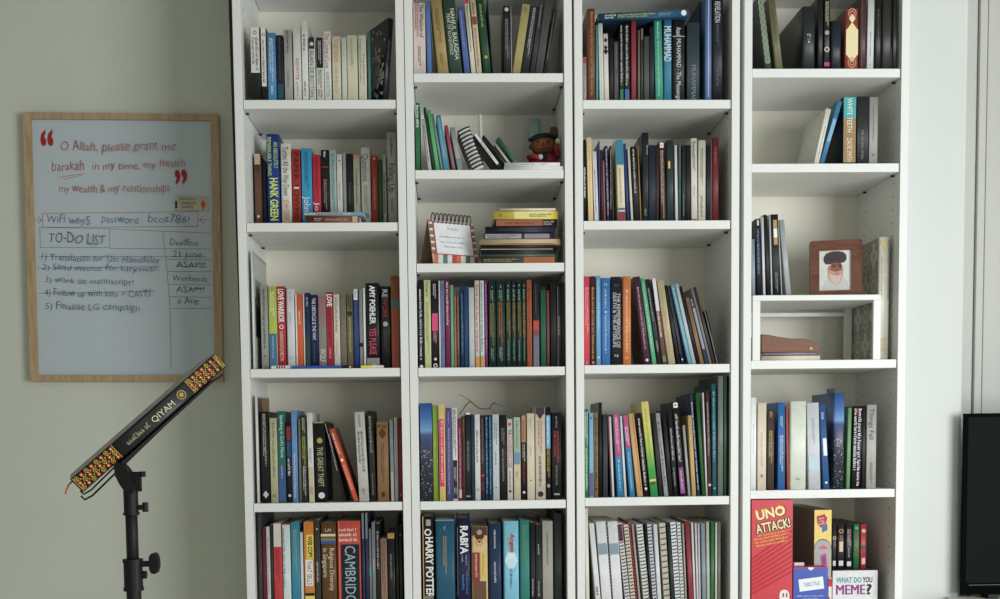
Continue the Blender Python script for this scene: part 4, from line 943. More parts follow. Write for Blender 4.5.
# third shelf of the second bookcase: desk calendar and flat stack
Zb = rowz('2c')
yw = math.radians(25); q0 = unproj(433.7, 262.5, .022)
cal = empty('desk_calendar', (q0.x, .022, Zb+.0002), 'candy-striped desk calendar with ring top and blank page, beside the flat stack', 'calendar', None, (0, 0, yw))
CW, CH = .122, .113; lean = .030
fp = lambda x, t, o=0: (x, lean*t-o, CH*t)
def slab(quads_y, m, nm, thick):
    bm = bmesh.new(); a = [bm.verts.new(p) for p in quads_y]; b = [bm.verts.new((p[0], p[1]+thick, p[2])) for p in quads_y]; n = len(a)
    bm.faces.new(a); bm.faces.new(b[::-1])
    for i in range(n): bm.faces.new((a[i], b[i], b[(i+1) % n], a[(i+1) % n]))
    bmesh.ops.recalc_face_normals(bm, faces=bm.faces); return obj(nm, bm, m, cal)
slab([fp(0, 0), fp(CW, 0), fp(CW, 1), fp(0, 1)], M('d4d2cc', .6), 'front_board', .002)
slab([(0, .086, 0), (CW, .086, 0), (CW, lean+.004, CH), (0, lean+.004, CH)], M('8a6b4c', .8), 'back_board', .002)
slab([(0, .006, 0.0), (CW, .006, 0.0), (CW, .082, 0.0), (0, .082, 0.0)], M('7a6044', .8), 'base_fold', .0015).location.z = .0004
for i in range(10):
    cc = ('c8713c', 'd8d6d0', '4f7a6c', 'd8d6d0', 'b8404c')[i % 5]
    slab([fp(CW*i/10, .0, .001), fp(CW*(i+1)/10, .0, .001), fp(CW*(i+1.3)/10 if i < 9 else CW, .24, .001), fp(CW*(i+.3)/10, .24, .001)], M(cc, .6), 'printed_stripe', .0005)
for i in range(16):
    for (xa, cc) in ((.0, ('b8404c', '5f8a5a', 'd8d6d0')[i % 3]), (CW-.009, ('d8d6d0', 'b8404c', '5f8a5a')[i % 3])):
        t_ = .24+.76*i/16; slab([fp(xa, t_, .0011), fp(xa+.009, t_, .0011), fp(xa+.009, t_+.0475, .0011), fp(xa, t_+.0475, .0011)], M(cc, .6), 'printed_border', .0004)
slab([fp(.010, .235, .0022), fp(CW-.009, .235, .0022), fp(CW-.009, .965, .0022), fp(.010, .965, .0022)], M('c23348', .6), 'page_border', .0006)
slab([fp(.0125, .255, .003), fp(CW-.0115, .255, .003), fp(CW-.0115, .945, .003), fp(.0125, .945, .003)], M('dfe2e4', .7), 'page', .0006)
upv = Vector((0, lean, CH)).normalized()
for k, (t_, wd, xx) in enumerate(((.80, .030, .046), (.62, .07, .024), (.50, .066, .026), (.40, .05, .034))):
    me, L = (TXT['August'] if k == 0 else squiggle(14, k)); p0 = fp(xx, t_, .0034); hgt = .0065 if k == 0 else .0045
    basis(obj('lettering', me, ink('8c9298'), cal), p0, Vector((wd/L, 0, 0)), upv*hgt)
bm = bmesh.new()
for i in range(10):
    x = .012+(CW-.024)*i/9
    for dx in (0, .0022): tube(bm, [(x+dx, lean+.001+.0105*math.cos(t), CH+.004+.0140*math.sin(t)) for t in [2*math.pi*k/14 for k in range(14)]], .00075, 5, True)
obj('ring_binding', bm, ink('202224'), cal)
stk = [  # colour, x0, x1, thickness in zoom rows, kind, label, marks
 ('3a3a2e', 441, 905, 45, 'p', 'bottom book of the flat stack, dark with an orange end', ('B,a8602c,524,555,.1,.9', 'S,b0a070,484,520,.45')),
 ('4c5f5c', 442, 905, 15, 'm', 'thin teal-grey booklet second from the bottom of the flat stack', ()),
 ('1d1d1f', 441, 905, 37, 'p', 'black book third from the bottom of the flat stack', ('B,b8a888,480,553,.78,.96',)),
 ('1f1e1c', 440, 915, 17, 'p', 'thin black book under the tan-edged one in the flat stack', ()),
 ('c2aa82', 436, 940, 36, 'm', 'wide tan-edged booklet in the middle of the flat stack', ('B,a07848,500,555,.0,.3',)),
 ('2a2438', 465, 905, 37, 'p', 'dark purple book with grey title panels in the flat stack', ('B,a4a2a8,486,522,.12,.88', 'B,8e8c94,525,550,.12,.88', 'S,28242c,488,518,.5')),
 ('211f30', 470, 905, 36, 'p', 'blue-black book below the brown-orange one in the flat stack', ('S,4f4a6c,500,540,.3',)),
 ('1f1a18', 530, 918, 46, 'h', 'black book with a brown-orange spine panel in the flat stack', ('B,9c5c3c,497,543,.1,.92', 'S,6c3a24,505,535,.3', 'S,b8b0a4,544,555,.6')),
 ('e2c93f', 522, 925, 50, 'p', 'yellow book near the top of the flat stack', ('B,e8da84,515,550,.02,.98', 'C,8c7a24,501,.22', 'S,3c2430,530,552,.4')),
 ('d8d2bc', 560, 910, 13, 'm', 'thin cream booklet topmost of the flat stack', ())]
z = Zb
for k, (col, a, b, th, kind, label, fs) in enumerate(stk):
    t = th*.16/409; lying(410+a*.16, 410+b*.16, z, t, .018+.004*(k % 3), .16 if k < 5 else .14, col, kind, label, 'books in the flat stack', fs, 60+k); z += t+.0003
# dried twig lying on the fifth row of the second bookcase
tw = lambda pts, Y: [unproj(414+x*.1854, 395+y*.1854, Y) for x, y in pts]
bm = bmesh.new()
main = tw([(246, 104), (254, 92), (280, 55), (304, 34), (330, 56), (352, 72), (385, 76), (408, 72), (424, 45), (440, 40)], .10)
for i, p in enumerate(main): p.y += .008*math.sin(i*1.3)
tube(bm, main, [.0009, .0012, .0015, .0016, .0016, .0015, .0014, .0013, .0011, .0007], 7)
tube(bm, [main[8]]+tw([(460, 54), (486, 66)], .085), [.0009, .0007, .0004], 6); tube(bm, [main[7]]+tw([(428, 90), (446, 105)], .09), [.001, .0008, .0006], 6)
tube(bm, [main[3]]+tw([(272, 10), (252, 2), (236, 2)], .11), [.001, .0007, .0006, .0004], 6)
tag(smooth(obj('twig', bm, M('6a4632', .8))), 'bare brown forked twig lying across the tops of the books', 'twig')
# ---------------------------------------------------------------- rightmost bookcase
Zb = rowz('4c'); Zs3 = Z0+SH['4'][2]; rx0, rx1 = unproj(752.8, 330, .006).x, unproj(880.8, 330, .006).x
ris = empty('shelf_riser', ((rx0+rx1)/2, .006, Zs3), 'white metal riser with open sides on the third shelf, rightmost bookcase', 'riser'); hw = (rx1-rx0)/2; rh = Zb-Zs3
obj('top_plate', box(-hw, hw, 0, .20, rh-.0135, rh, .0015), LAM, ris)
for sx in (-1, 1):
    for y in (0, .19):
        xa, xb = sorted((sx*hw, sx*(hw-.0185))); obj('leg', box(xa, xb, y, y+.01, .0003, rh-.0135, .001), LAM, ris)
    xa, xb = sorted((sx*hw, sx*(hw-.0185))); 
obj('rear_rail', box(-hw+.0185, hw-.0185, .192, .198, rh*.80, rh*.86), LAM, ris)
# stack inside the riser
z = Zs3
lying(761.6, 820, z, .0125, .03, .13, 'dccdb2', 'p', 'cream book at the bottom of the little stack under the riser', 'stack under the riser', (), 81); z += .0128
lying(763, 818.8, z, .0085, .03, .13, '6e6670', 'p', 'thin grey-violet book in the little stack under the riser', 'stack under the riser', ('B,a098a0,764,816,.45,.6',), 82); z += .0089
xL, xR = unproj(762, 350, .03).x, unproj(819, 350, .03).x; Wd = xR-xL
jb = empty('leather_notebook', (xL, .03, z), 'brown soft leather notebook with a curling cover on the little stack under the riser', 'notebook')
bm = bmesh.new(); cv = [(0, .0), (Wd, 0), (Wd, .0165), (Wd*.86, .0265), (Wd*.72, .031), (Wd*.5, .0315), (Wd*.28, .036), (Wd*.12, .041), (0, .0425)]
prism(bm, cv, .002, .128); o = obj('page_block', bm, paper('b8a88c'), jb); o.scale = (.985, 1, .93); o.location = (.0005, .0, .001)
bm = bmesh.new(); prism(bm, [(0, .0005), (Wd, .0005), (Wd, .0165), (Wd*.86, .0265), (Wd*.72, .031), (Wd*.5, .0315), (Wd*.28, .036), (Wd*.12, .041), (0, .0425)], 0, .002); obj('spine', bm, M('7a4c32', .5), jb)
bm = bmesh.new(); top = [(Wd, .0165), (Wd*.86, .0265), (Wd*.72, .031), (Wd*.5, .0315), (Wd*.28, .036), (Wd*.12, .041), (0, .0425)]
prism(bm, top+[(x, zz+.0018) for x, zz in top[::-1]], 0, .13); obj('cover', bm, M('5c3c2a', .5), jb)
basis(obj('gold_button', disc_mesh('C'), ink('d8b070'), jb), (Wd*.86, -.0006, .009), (.0034, 0, 0), (0, 0, .0034))
me, L = squiggle(16, 3); basis(obj('lettering', me, ink('a08058'), jb), (Wd*.34, -.0006, .008), (Wd*.36/L, 0, 0), (0, 0, .003))
# patterned album beside the riser
def tiles(root, x0, w, h, d):
    xx = x0-.0004; basis(obj('cover_picture', bar_mesh(), M('98968a', .6), root), (xx, d-.004, .002), (0, -(d-.008), 0), (0, 0, h-.004))
    q = []; n, m_ = 4, 4; cw, chh = (d-.012)/n, (h-.012)/m_
    for i in range(n):
        for j in range(m_):
            cy, cz = .006+cw*(i+.5), .006+chh*(j+.5)
            if (i+j) % 2: 
                for k in range(4):
                    a0 = math.pi/2*k; q.append([(xx-.0002, cy+cw*.27*math.cos(a0)+cw*.2*math.cos(t), cz+chh*.27*math.sin(a0)+chh*.2*math.sin(t)) for t in [2*math.pi*s/12 for s in range(12)]][::-1])
            else:
                for r_, r2 in ((.46, .38), (.26, .14)):
                    P = lambda r: [(xx-.0002, cy+cw*r*(1+.12*math.cos(8*t))*math.cos(t), cz+chh*r*(1+.12*math.cos(8*t))*math.sin(t)) for t in [2*math.pi*s/32 for s in range(32)]]
                    A_, B_ = P(r_), P(r2); q += [(A_[s], B_[s], B_[(s+1) % 32], A_[(s+1) % 32]) for s in range(32)]
    obj('tile_pattern', flat(q), ink('c2c0b2'), root)
u0, u1, ut = unproj(877.4, 340, .034), unproj(889, 340, .034), unproj(880, 237, .034)
make_book('h', (u0.x+.0012, .034, Zs3+.0002), 0, u1.x-u0.x-.001, ut.z-Zs3, .21, 'd2cfc0', 'tall album with grey tile-patterned cover and cream spine, right of the riser', None, ['B,b4b0a0,238,358,.55,.62', 'B,8c887a,240,300,.8,.92', 'D,c8ac50,245,.25', 'S,b89a48,338,356,.5', 'S,a89a70,256,300,.2,-.2'], lambda y: unproj(883, y, .034).z-Zs3, 71, 'L', 0, tiles)
# framed portrait on the riser
fl, fr = unproj(809.8, 293, .10), unproj(862.6, 293, .072)
yf = math.atan2(fr.y-fl.y, fr.x-fl.x); fw = (Vector((fr.x, fr.y))-Vector((fl.x, fl.y))).length
fh = unproj(862, 238.5, .072).z-Zb
pf = empty('photo_frame', (fl.x, fl.y, Zb+.0018), 'brown wooden photo frame with a portrait of a turbaned bearded person', 'picture frame', None, (math.radians(-5), 0, yf))
bm = bmesh.new(); il, ir_, ib, it = fw*.185, fw*.80, fh*.135, fh*.83
outer = []; 
for (cx_, cz_, a0) in ((fw-.006, fh-.006, 0), (.006, fh-.006, 90), (.006, .006, 180), (fw-.006, .006, 270)):
    for k in range(4): t = math.radians(a0+30*k); outer.append((cx_+.006*math.cos(t), cz_+.006*math.sin(t)))
inner = [(ir_, it)]*4+[(il, it)]*4+[(il, ib)]*4+[(ir_, ib)]*4; n = 16; V = {}
def vv(p, y):
    k = (round(p[0], 6), round(p[1], 6), y)
    if k not in V: V[k] = bm.verts.new((p[0], y, p[1]))
    return V[k]
for i in range(n):
    j = (i+1) % n
    for ring in (((outer[i], 0), (outer[j], 0), (inner[j], .0), (inner[i], .0)), ((outer[i], .014), (inner[i], .014), (inner[j], .014), (outer[j], .014)), ((outer[i], 0), (outer[i], .014), (outer[j], .014), (outer[j], 0)), ((inner[i], 0), (inner[j], 0), (inner[j], .014), (inner[i], .014))):
        vs = []
        for p, y in ring:
            v = vv(p, y)
            if v not in vs: vs.append(v)
        if len(vs) > 2:
            try: bm.faces.new(vs)
            except ValueError: pass
bmesh.ops.recalc_face_normals(bm, faces=bm.faces)
wm, nt, b_ = base_mat('walnut', .4); mix_noise(nt, b_, (.115, .042, .022), (.19, .075, .04), 22, 4, 'Object', (1, 1, 6)); obj('frame', bm, wm, pf)
pic = obj('picture', box(il-.002, ir_+.002, .006, .010, ib-.002, it+.002), M('d9dad6', .35), pf); iw, ih = ir_-il, it-ib
def shape(nm, col, pts, k): obj(nm, flat([[(il+x*iw, .0058-.0001*k, ib+zz*ih) for x, zz in pts]]), ink(col), pic)
E_ = lambda cx_, cz_, rx, rz, n=26: [(cx_+rx*math.cos(2*math.pi*i/n), cz_+rz*math.sin(2*math.pi*i/n)) for i in range(n)]
shape('robe_print', 'c9cac8', [(.08, .0), (.95, .0), (.90, .18), (.74, .38), (.3, .38), (.14, .2)], 1)
shape('face_print', '8e5f50', E_(.53, .56, .19, .2), 2)
shape('beard_print', 'c49a8c', [(.26, .56), (.27, .36), (.36, .22), (.5, .13), (.64, .19), (.74, .4), (.75, .56), (.66, .5), (.54, .47), (.40, .49)], 3)
shape('beard_print', 'd6bcb2', [(.30, .42), (.36, .25), (.5, .14), (.63, .21), (.71, .42), (.58, .36), (.46, .38)], 4)
shape('ear_print', 'b07c68', E_(.32, .57, .04, .06), 4)
shape('turban_print', '4e3e40', [(.14, .74), (.2, .66), (.34, .66), (.5, .7), (.64, .68), (.78, .7), (.85, .78), (.84, .88), (.76, .95), (.6, .98), (.4, .98), (.22, .93), (.14, .84)], 5)
for k, x in enumerate((.46, .64)): shape('brow_print', '3e2824', [(x-.06, .625), (x+.06, .615), (x+.055, .64), (x-.055, .65)], 6); shape('eye_print', '2c1c1a', E_(x, .592, .035, .015), 6)
shape('nose_print', '8c5c4e', [(.55, .61), (.60, .5), (.53, .49)], 6); shape('mouth_print', '7c4a44', [(.48, .43), (.62, .43), (.6, .415), (.5, .415)], 6)
for k in range(4): shape('fold_print', '382c2e', [(.2+.03*k, .72+.05*k), (.5, .76+.05*k), (.8-.02*k, .73+.05*k), (.8-.02*k, .742+.05*k), (.5, .772+.05*k), (.2+.03*k, .732+.05*k)], 6)
bm = bmesh.new(); prism(bm, [(fw*.4, .003), (fw*.6, .003), (fw*.56, fh*.7), (fw*.44, fh*.7)], .0, .003); o = obj('easel_leg', bm, M('3a2c24', .7), pf); o.location = (0, .0145, .0); o.rotation_euler.x = math.radians(-14); o.location.y = .014+.0; o.rotation_euler.x = math.radians(0)
# a bookmark in the evening-sky book
for o in list(C.objects):
    if o.parent is None and o.get('label', '').startswith('tall paperback with evening-sky'):
        hgt = max(v[2] for c_ in o.children for v in c_.bound_box); obj('bookmark', box(.004, .024, .06, .061, hgt-.02, hgt+.0135), M('2a2c2a', .6), o)
# ---------------------------------------------------------------- boxed games on the lowest shelf
Zb = Z0+LOW; g = lambda x, y, Y: unproj(745+x*.1687, 498+y*.1687, Y)
def carton(nm, label, cat, x0, x1, yt, ins, d, zb, front, side, top=None, gap=0):
    a, b = g(x0, yt, ins), g(x1, yt, ins); w, h = b.x-a.x, a.z-zb
    root = empty(nm, (a.x, ins, zb+.0003), label, cat, 'boxed games on the lowest shelf')
    obj('carton', box(0, w, .0004, d, 0, h, .0008), M(side, .4), root); fr_ = obj('front_print', box(.0006, w-.0006, 0, .0006, .0006, h-.0006), M(front, .35), root)
    return root, w, h
def rot_text(root, txt, col, x, z, wd, ht, ang, y=-.0006, k=0, name='title'):
    me, L = TXT[txt]; c_, s_ = math.cos(ang), math.sin(ang)
    return basis(obj(name, me, ink(col), root), (x, y-.0002*k, z), Vector((c_, 0, s_))*wd/L, Vector((-s_, 0, c_))*ht)
def bar(root, nm, col, x0, x1, z0, z1, y=-.0003, ang=0):
    c_, s_ = math.cos(ang), math.sin(ang)
    return basis(obj(nm, bar_mesh(), ink(col), root), (x0, y, z0), Vector((c_, 0, s_))*(x1-x0), Vector((-s_, 0, c_))*(z1-z0))
u, w, h = carton('game_box', 'tall red game box with yellow title, beside the blue card box', 'game box', 40, 285, 12, .012, .06, Zb, 'cc2433', 'b83a40')
px = w/245; zt = lambda y: h-(y-12)*px; tl = math.radians(11)
for i in range(9):
    obj('sun_ray', flat([[(w*.0015+.001, -.00015, zt(560-i*26)), (w-.001, -.00015, zt(430-i*30)), (w-.001, -.00015, zt(442-i*30)), (.001, -.00015, zt(578-i*26))]]), ink('b81f30'), u)
rot_text(u, 'UNO', '8a1420', .031*1-.0295*1+28*px, zt(138), 185*px, 66*px, tl, -.0004); rot_text(u, 'UNO', 'f0c040', 30*px, zt(134), 178*px, 60*px, tl, -.0006); 
m_ = TXT['UNO']; rot_text(u, 'UNO', 'f6e6b0', 33*px, zt(131), 170*px, 50*px, tl, -.0009)
for dx, dy in ((-4, 3), (3, 4), (-3, -4), (5, -2)): rot_text(u, 'ATTACK!', '1c1414', (30+dx)*px, zt(212+dy), 206*px, 54*px, tl, -.0004, 0, 'title_outline')
rot_text(u, 'ATTACK!', 'f0dca8', 30*px, zt(212), 206*px, 54*px, tl, -.0007)
for r_ in range(4):
    me, L = squiggle(22, r_); c_, s_ = math.cos(tl*.9), math.sin(tl*.9); wd = (170, 215, 205, 190)[r_]*px
    basis(obj('lettering', me, ink('e8b84a'), u), ((38, 16, 20, 30)[r_]*px, -.0006, zt((240, 262, 281, 300)[r_]-10)), Vector((c_, 0, s_))*wd/L, Vector((-s_, 0, c_))*12*px)
obj('card_symbol', flat([[(p_[0]*px, -.0005, zt(p_[1])) for p_ in ((168, 640), (168, 570), (176, 552), (196, 545), (216, 552), (226, 570), (226, 640))]]), ink('e8e0dc'), u)
for xx in (186, 206): bar(u, 'card_symbol_mark', '8a2a34', xx*px, (xx+8)*px, zt(590), zt(566), -.0008)
y_, w, h = carton('game_box', 'yellow-fronted game box with brown sides, between the red box and the dark game cases', 'game box', 411, 515, 71, .052, .205, Zb, 'e4c64e', '75604f')
px = w/104; zt = lambda y: h-(y-71)*px
o = obj('front_picture', flat([[(w/2+w*.47*math.cos(t), -.0003, zt(300)+w*.5*math.sin(t)) for t in [math.pi*k/16 for k in range(17)]]+[(w*.03, -.0003, zt(470)), (w*.97, -.0003, zt(470))]]), ink('a9a6a6'), y_)
obj('front_picture', flat([[(w/2+w*.49*math.cos(t)*q_, -.0002, zt(300)+w*.55*math.sin(t)*q_) for t, q_ in [(math.pi*k/16, 1) for k in range(17)]]]), ink('26242a'), y_)
for ke, (pts, col) in enumerate((([(14, 110), (60, 96), (78, 120), (64, 160), (40, 178), (18, 150)], 'b43038'), ([(46, 168), (76, 150), (80, 190), (48, 206)], '4a6cae'), ([(22, 298), (52, 280), (84, 296), (60, 306)], 'c8617c'), ([(38, 340), (70, 326), (80, 400), (44, 412)], 'c0507a'), ([(46, 352), (66, 342), (72, 390), (52, 396)], '6a4a7c'))):
    obj('front_emblem', flat([[(x*px, -.0006-.0001*ke, zt(y)) for x, y in pts][::-1]]), ink(col), y_)
for k in range(3): basis(obj('lettering', squiggle(4, k)[0], ink('e8d8d0'), y_), (26*px, -.0013, zt(128+k*16)), (36*px/squiggle(4, k)[1], 0, .002), (0, 0, 10*px))
m4, w, h4 = carton('game_box', 'silver-white game box with purple and black title, under the dark game cases', 'game box', 519, 788, 431, .048, .215, Zb, 'd3d4d4', '4c4a48')
px = w/269; zt = lambda y: h4-(y-431)*px
rot_text(m4, 'WHAT DO', '4f9a98', 22*px, zt(503), 150*px, 31*px, 0); rot_text(m4, 'YOU', '2c2c2e', 178*px, zt(503), 58*px, 31*px, 0)
rot_text(m4, 'MEME', '8a2a80', 21*px, zt(573), 170*px, 58*px, 0); rot_text(m4, 'MEME', '8a2a80', 25*px, zt(573), 170*px, 58*px, 0, -.0006, 1); rot_text(m4, '?', '1d1d1f', 200*px, zt(573), 34*px, 60*px, 0)
zt4 = Zb+h4+.0008
def case(label, x0, x1, yt, col, fs):
    a, b = g(x0, yt, .072), g(x1, yt, .072); k = .1687
    return make_book('h', (a.x, .072, zt4), 0, b.x-a.x-.0006, a.z-zt4, .185, col, label, 'upright game cases', fs, lambda y: unproj(800, 498+y*k, .072).z-zt4, int(x0), 'L')
for lb, x0, x1, c_, fs in (('dark game case with yellow mark, first of the upright cases', 518, 546, '2a2a2c', ('B,c8c8c8,375,405,.2,.8', 'O,c8b060,240,.4')),
    ('dark game case with cream label, second of the upright cases', 549, 594, '2a2a2c', ('O,b89068,200,.3', 'B,d0bc90,262,322,.25,.75', 'B,c8c8c8,375,405,.2,.8', 'S,b89068,225,262,.4')),
    ('dark game case with white and red lettering, third of the upright cases', 598, 640, '28282a', ('S,d8b8b8,190,290,.5', 'S,a8a8a8,300,360,.25', 'B,c8c8c8,380,408,.2,.8')),
    ('green game case among the upright cases', 643, 682, '2c7040', ('S,b03030,210,350,.4', 'S,d8e0d0,175,195,.4')),
    ('red game case, last of the upright cases', 686, 723, 'b4343c', ('C,d8a090,200,.35', 'B,4a3a3a,285,315,.1,.9', 'B,d8b0a8,360,398,.2,.8'))):
    r_ = case(lb, x0, x1, 155, c_, list(fs))
for o in C.objects:
    if o.parent is None and o.get('group') == 'upright game cases': o['category'] = 'game case'; o.name = 'game_case'
b5, w, h = carton('card_box', 'blue card box with tilted white label, in front of the yellow game box', 'card box', 287, 493, 411, .008, .03, Zb, '2c4fae', 'b83050')
px = w/206; zt = lambda y: h-(y-411)*px
bar(b5, 'top_edge', 'c03c58', .001, w-.001, zt(417), zt(412), -.0003)
obj('thumb_notch', flat([[(w/2+17*px*math.cos(t), -.0006, h-.0008-17*px*math.sin(t)) for t in [math.pi*k/12 for k in range(13)]]]), ink('e4e4ea'), b5)
la = math.radians(6.5); bar(b5, 'label_panel', 'e6e9ee', 38*px, 184*px, zt(556), zt(484), -.0006, la); rot_text(b5, 'TABLE TALK', '6c82b4', 62*px, zt(528), 98*px, 24*px, la, -.0009)
for k in range(2): basis(obj('lettering', squiggle(24-6*k, k)[0], ink('b8c4e4'), b5), ((22+30*k)*px, -.0006, zt(586+16*k)), ((160-60*k)*px/squiggle(24-6*k, k)[1], 0, 0), (0, 0, 9*px))
r6, w, h = carton('card_box', 'narrow white card box with red top, between the blue and the silver-white boxes', 'card box', 495, 516, 474, .012, .036, Zb, 'dcd8d6', 'd8d2d0')
bar(r6, 'red_panel', 'c02c34', .0004, w-.0004, h*.82, h*.985); bar(r6, 'red_panel', 'c02c34', .0004, w*.4, h*.45, h*.6)
carton('card_box', 'white card box standing behind the blue one', 'card box', 291, 352, 384, .040, .010, Zb, 'd6d2ca', 'd0ccc4')
# ---------------------------------------------------------------- whiteboard
YW = YB
p0, p1, p2, p3 = unproj(20.8, 112, .262), unproj(217.3, 112, .262), unproj(29, 381.5, .262), unproj(221, 379, .262)
wx0, wx1, wz0, wz1 = (p0.x+p2.x)/2, (p1.x+p3.x)/2, (p2.z+p3.z)/2, (p0.z+p1.z)/2
sk = ((p0.x-p2.x)+(p1.x-p3.x))/2/(wz1-wz0)
wb = empty('whiteboard', (wx0, YB, wz0), 'whiteboard in a pale wooden frame with a handwritten to-do list on the wall', 'whiteboard', None, (0, math.atan(sk)*1.0, 0)); ww, wh = wx1-wx0, wz1-wz0
fm, nt, b_ = base_mat('pine_wood', .5); mix_noise(nt, b_, (.36, .25, .14), (.47, .34, .20), 14, 4, 'Object', (8, 8, 1.2))
fb = .0205
bm = bmesh.new(); bx(bm, 0, fb, -.023, -.001, 0, wh); bx(bm, ww-fb, ww, -.023, -.001, 0, wh); bx(bm, fb, ww-fb, -.023, -.001, 0, fb*.8); bx(bm, fb, ww-fb, -.023, -.001, wh-fb*.8, wh); obj('frame', bm, fm, wb)
obj('board_surface', box(fb-.002, ww-fb+.002, -.015, -.004, fb*.7, wh-fb*.7), M('b9c4ca', .3, PLAIN), wb)
BY = -.0154
def bp(x, y):
    q = unproj(x, y, YB+BY); d = q-Vector((wx0, YB, wz0)); t = math.atan(sk); return (d.x*math.cos(t)-d.z*math.sin(t), d.x*math.sin(t)+d.z*math.cos(t))
z7 = lambda x, y: bp(15+x*.2204, 100+y*.2204); z8 = lambda x, y: bp(15+x*.2204, 200+y*.2204)
def ink_text(s, a, b, cap, col, nm='handwriting', zz=z7):
    A_, B_ = zz(*a), zz(*b); v = Vector((B_[0]-A_[0], 0, B_[1]-A_[1])); L = v.length; v.normalize(); up = Vector((-v.z+.08, 0, v.x)); ht = abs(zz(a[0], a[1]-cap)[1]-A_[1])
    me, ML = TXT[s]; basis(obj(nm, me, ink(col), wb), (A_[0], BY, A_[1]), v*L/ML, up*ht)
def lines(nm, col, segs, wd=.0012, zz=z8):
    q = []
    for pts in segs:
        ps = [zz(*p) for p in pts]
        for (xa, za), (xb, zb_) in zip(ps, ps[1:]):
            d = Vector((xb-xa, zb_-za)); 
            if d.length < 1e-6: continue
            n_ = Vector((-d.y, d.x)).normalized()*wd/2; q.append([(xa-n_.x, BY-.0001, za-n_.y), (xb-n_.x, BY-.0001, zb_-n_.y), (xb+n_.x, BY-.0001, zb_+n_.y), (xa+n_.x, BY-.0001, za+n_.y)])
    obj(nm, flat(q), ink(col), wb)
RED, BLU, INK = 'a4585a', '54749a', '45567e'
ink_text('O Allah, please grant me', (203, 232), (733, 210), 44, RED)
ink_text('barakah', (167, 327), (315, 312), 44, RED); ink_text('in my time, my health', (350, 320), (775, 288), 36, RED); ink_text('my wealth & my relationships', (198, 420), (708, 400), 38, RED)
ink_text('“', (120, 308), (180, 305), 165, 'a02430'); ink_text('”', (734, 470), (790, 465), 150, 'a02430')
lines('red_ruling', RED, [[(196, 352), (318, 333)], [(222, 360), (306, 340)], [(125, 514), (830, 507), (828, 574), (126, 578), (125, 514)], [(90, 545), (120, 545)], [(104, 528), (121, 545), (104, 560)], [(886, 543), (836, 543)], [(858, 525), (836, 543), (860, 560)]], .0012, z7)
ink_text('WiFi why5', (140, 557), (342, 556), 36, BLU); ink_text('password', (392, 557), (558, 555), 36, BLU); ink_text('bcoz786!', (602, 557), (790, 552), 36, BLU)
ink_text('TO-DO LIST', (150, 193), (412, 192), 46, INK, 'handwriting', z8); ink_text('Deadline', (702, 206), (830, 203), 28, INK, 'handwriting', z8)
for s_, a_, b_2, c_ in (('1) Translation for Ust Hamidulay', (120, 272), (662, 268), 30), ('2) Send invoice for karyawan', (122, 318), (650, 306), 28), ('3) work on manuscript!', (135, 374), (540, 372), 28), ('4) Follow up with kate + CASTS', (132, 434), (622, 424), 30), ('5) Finalise LG campaign', (135, 496), (570, 486), 32),
        ('21 June', (714, 260), (846, 256), 26), ('ASAP!!', (730, 306), (860, 304), 26), ('Weekends', (712, 368), (872, 364), 26), ('ASAP!!', (730, 420), (856, 416), 26), ('6 Aug', (735, 474), (835, 466), 28)):
    ink_text(s_, a_, b_2, c_, INK, 'handwriting', z8)
lines('blue_ruling', '56647c', [[(112, 124), (430, 130), (430, 216), (115, 216), (112, 124)], [(430, 131), (668, 142), (890, 150)], [(430, 220), (892, 222)], [(670, 145), (688, 300), (702, 470), (706, 600), (708, 770)], [(690, 270), (892, 272)], [(692, 324), (893, 326)], [(696, 382), (893, 386)], [(700, 438), (894, 442)], [(702, 492), (894, 492)]], .0010)
lines('strike_out', INK, [[(106, 256), (870, 258)], [(104, 310), (658, 302)], [(104, 424), (634, 414)], [(730, 300), (872, 304)], [(790, 402), (862, 400)]], .0011)
c0_, c1_ = z7(724, 502), z7(876, 438)
mg = obj('fridge_magnet', box(c0_[0], c1_[0], BY-.0035, BY-.0003, c0_[1], c1_[1], .0006), M('b3ac98', .5)); mg.matrix_world = wb.matrix_basis @ Matrix.Identity(4)
tag(mg, 'small beige magnet with black lettering and an orange hand stuck on the whiteboard', 'magnet')
mw, mh = c1_[0]-c0_[0], c1_[1]-c0_[1]
for k, s_ in enumerate(("THE WORLD'S", 'CAMPAIGN', 'EXPERT')):
    me, L = TXT[s_]; wd = mw*(.5, .46, .36)[k]; basis(obj('lettering', me, ink('22221e'), mg), (c0_[0]+mw*(.14+.04*k), BY-.0037, c0_[1]+mh*(.72-.28*k)), (wd/L, 0, 0), (0, 0, mh*.17))
basis(obj('hand_print', disc_mesh('D'), ink('c2562c'), mg), (c0_[0]+mw*.86, BY-.0037, c0_[1]+mh*.42), (mw*.08, 0, 0), (0, 0, mh*.28)); basis(obj('figure_print', bar_mesh(), ink('22221e'), mg), (c0_[0]+mw*.03, BY-.0037, c0_[1]+mh*.15), (mw*.06, 0, 0), (0, 0, mh*.5))
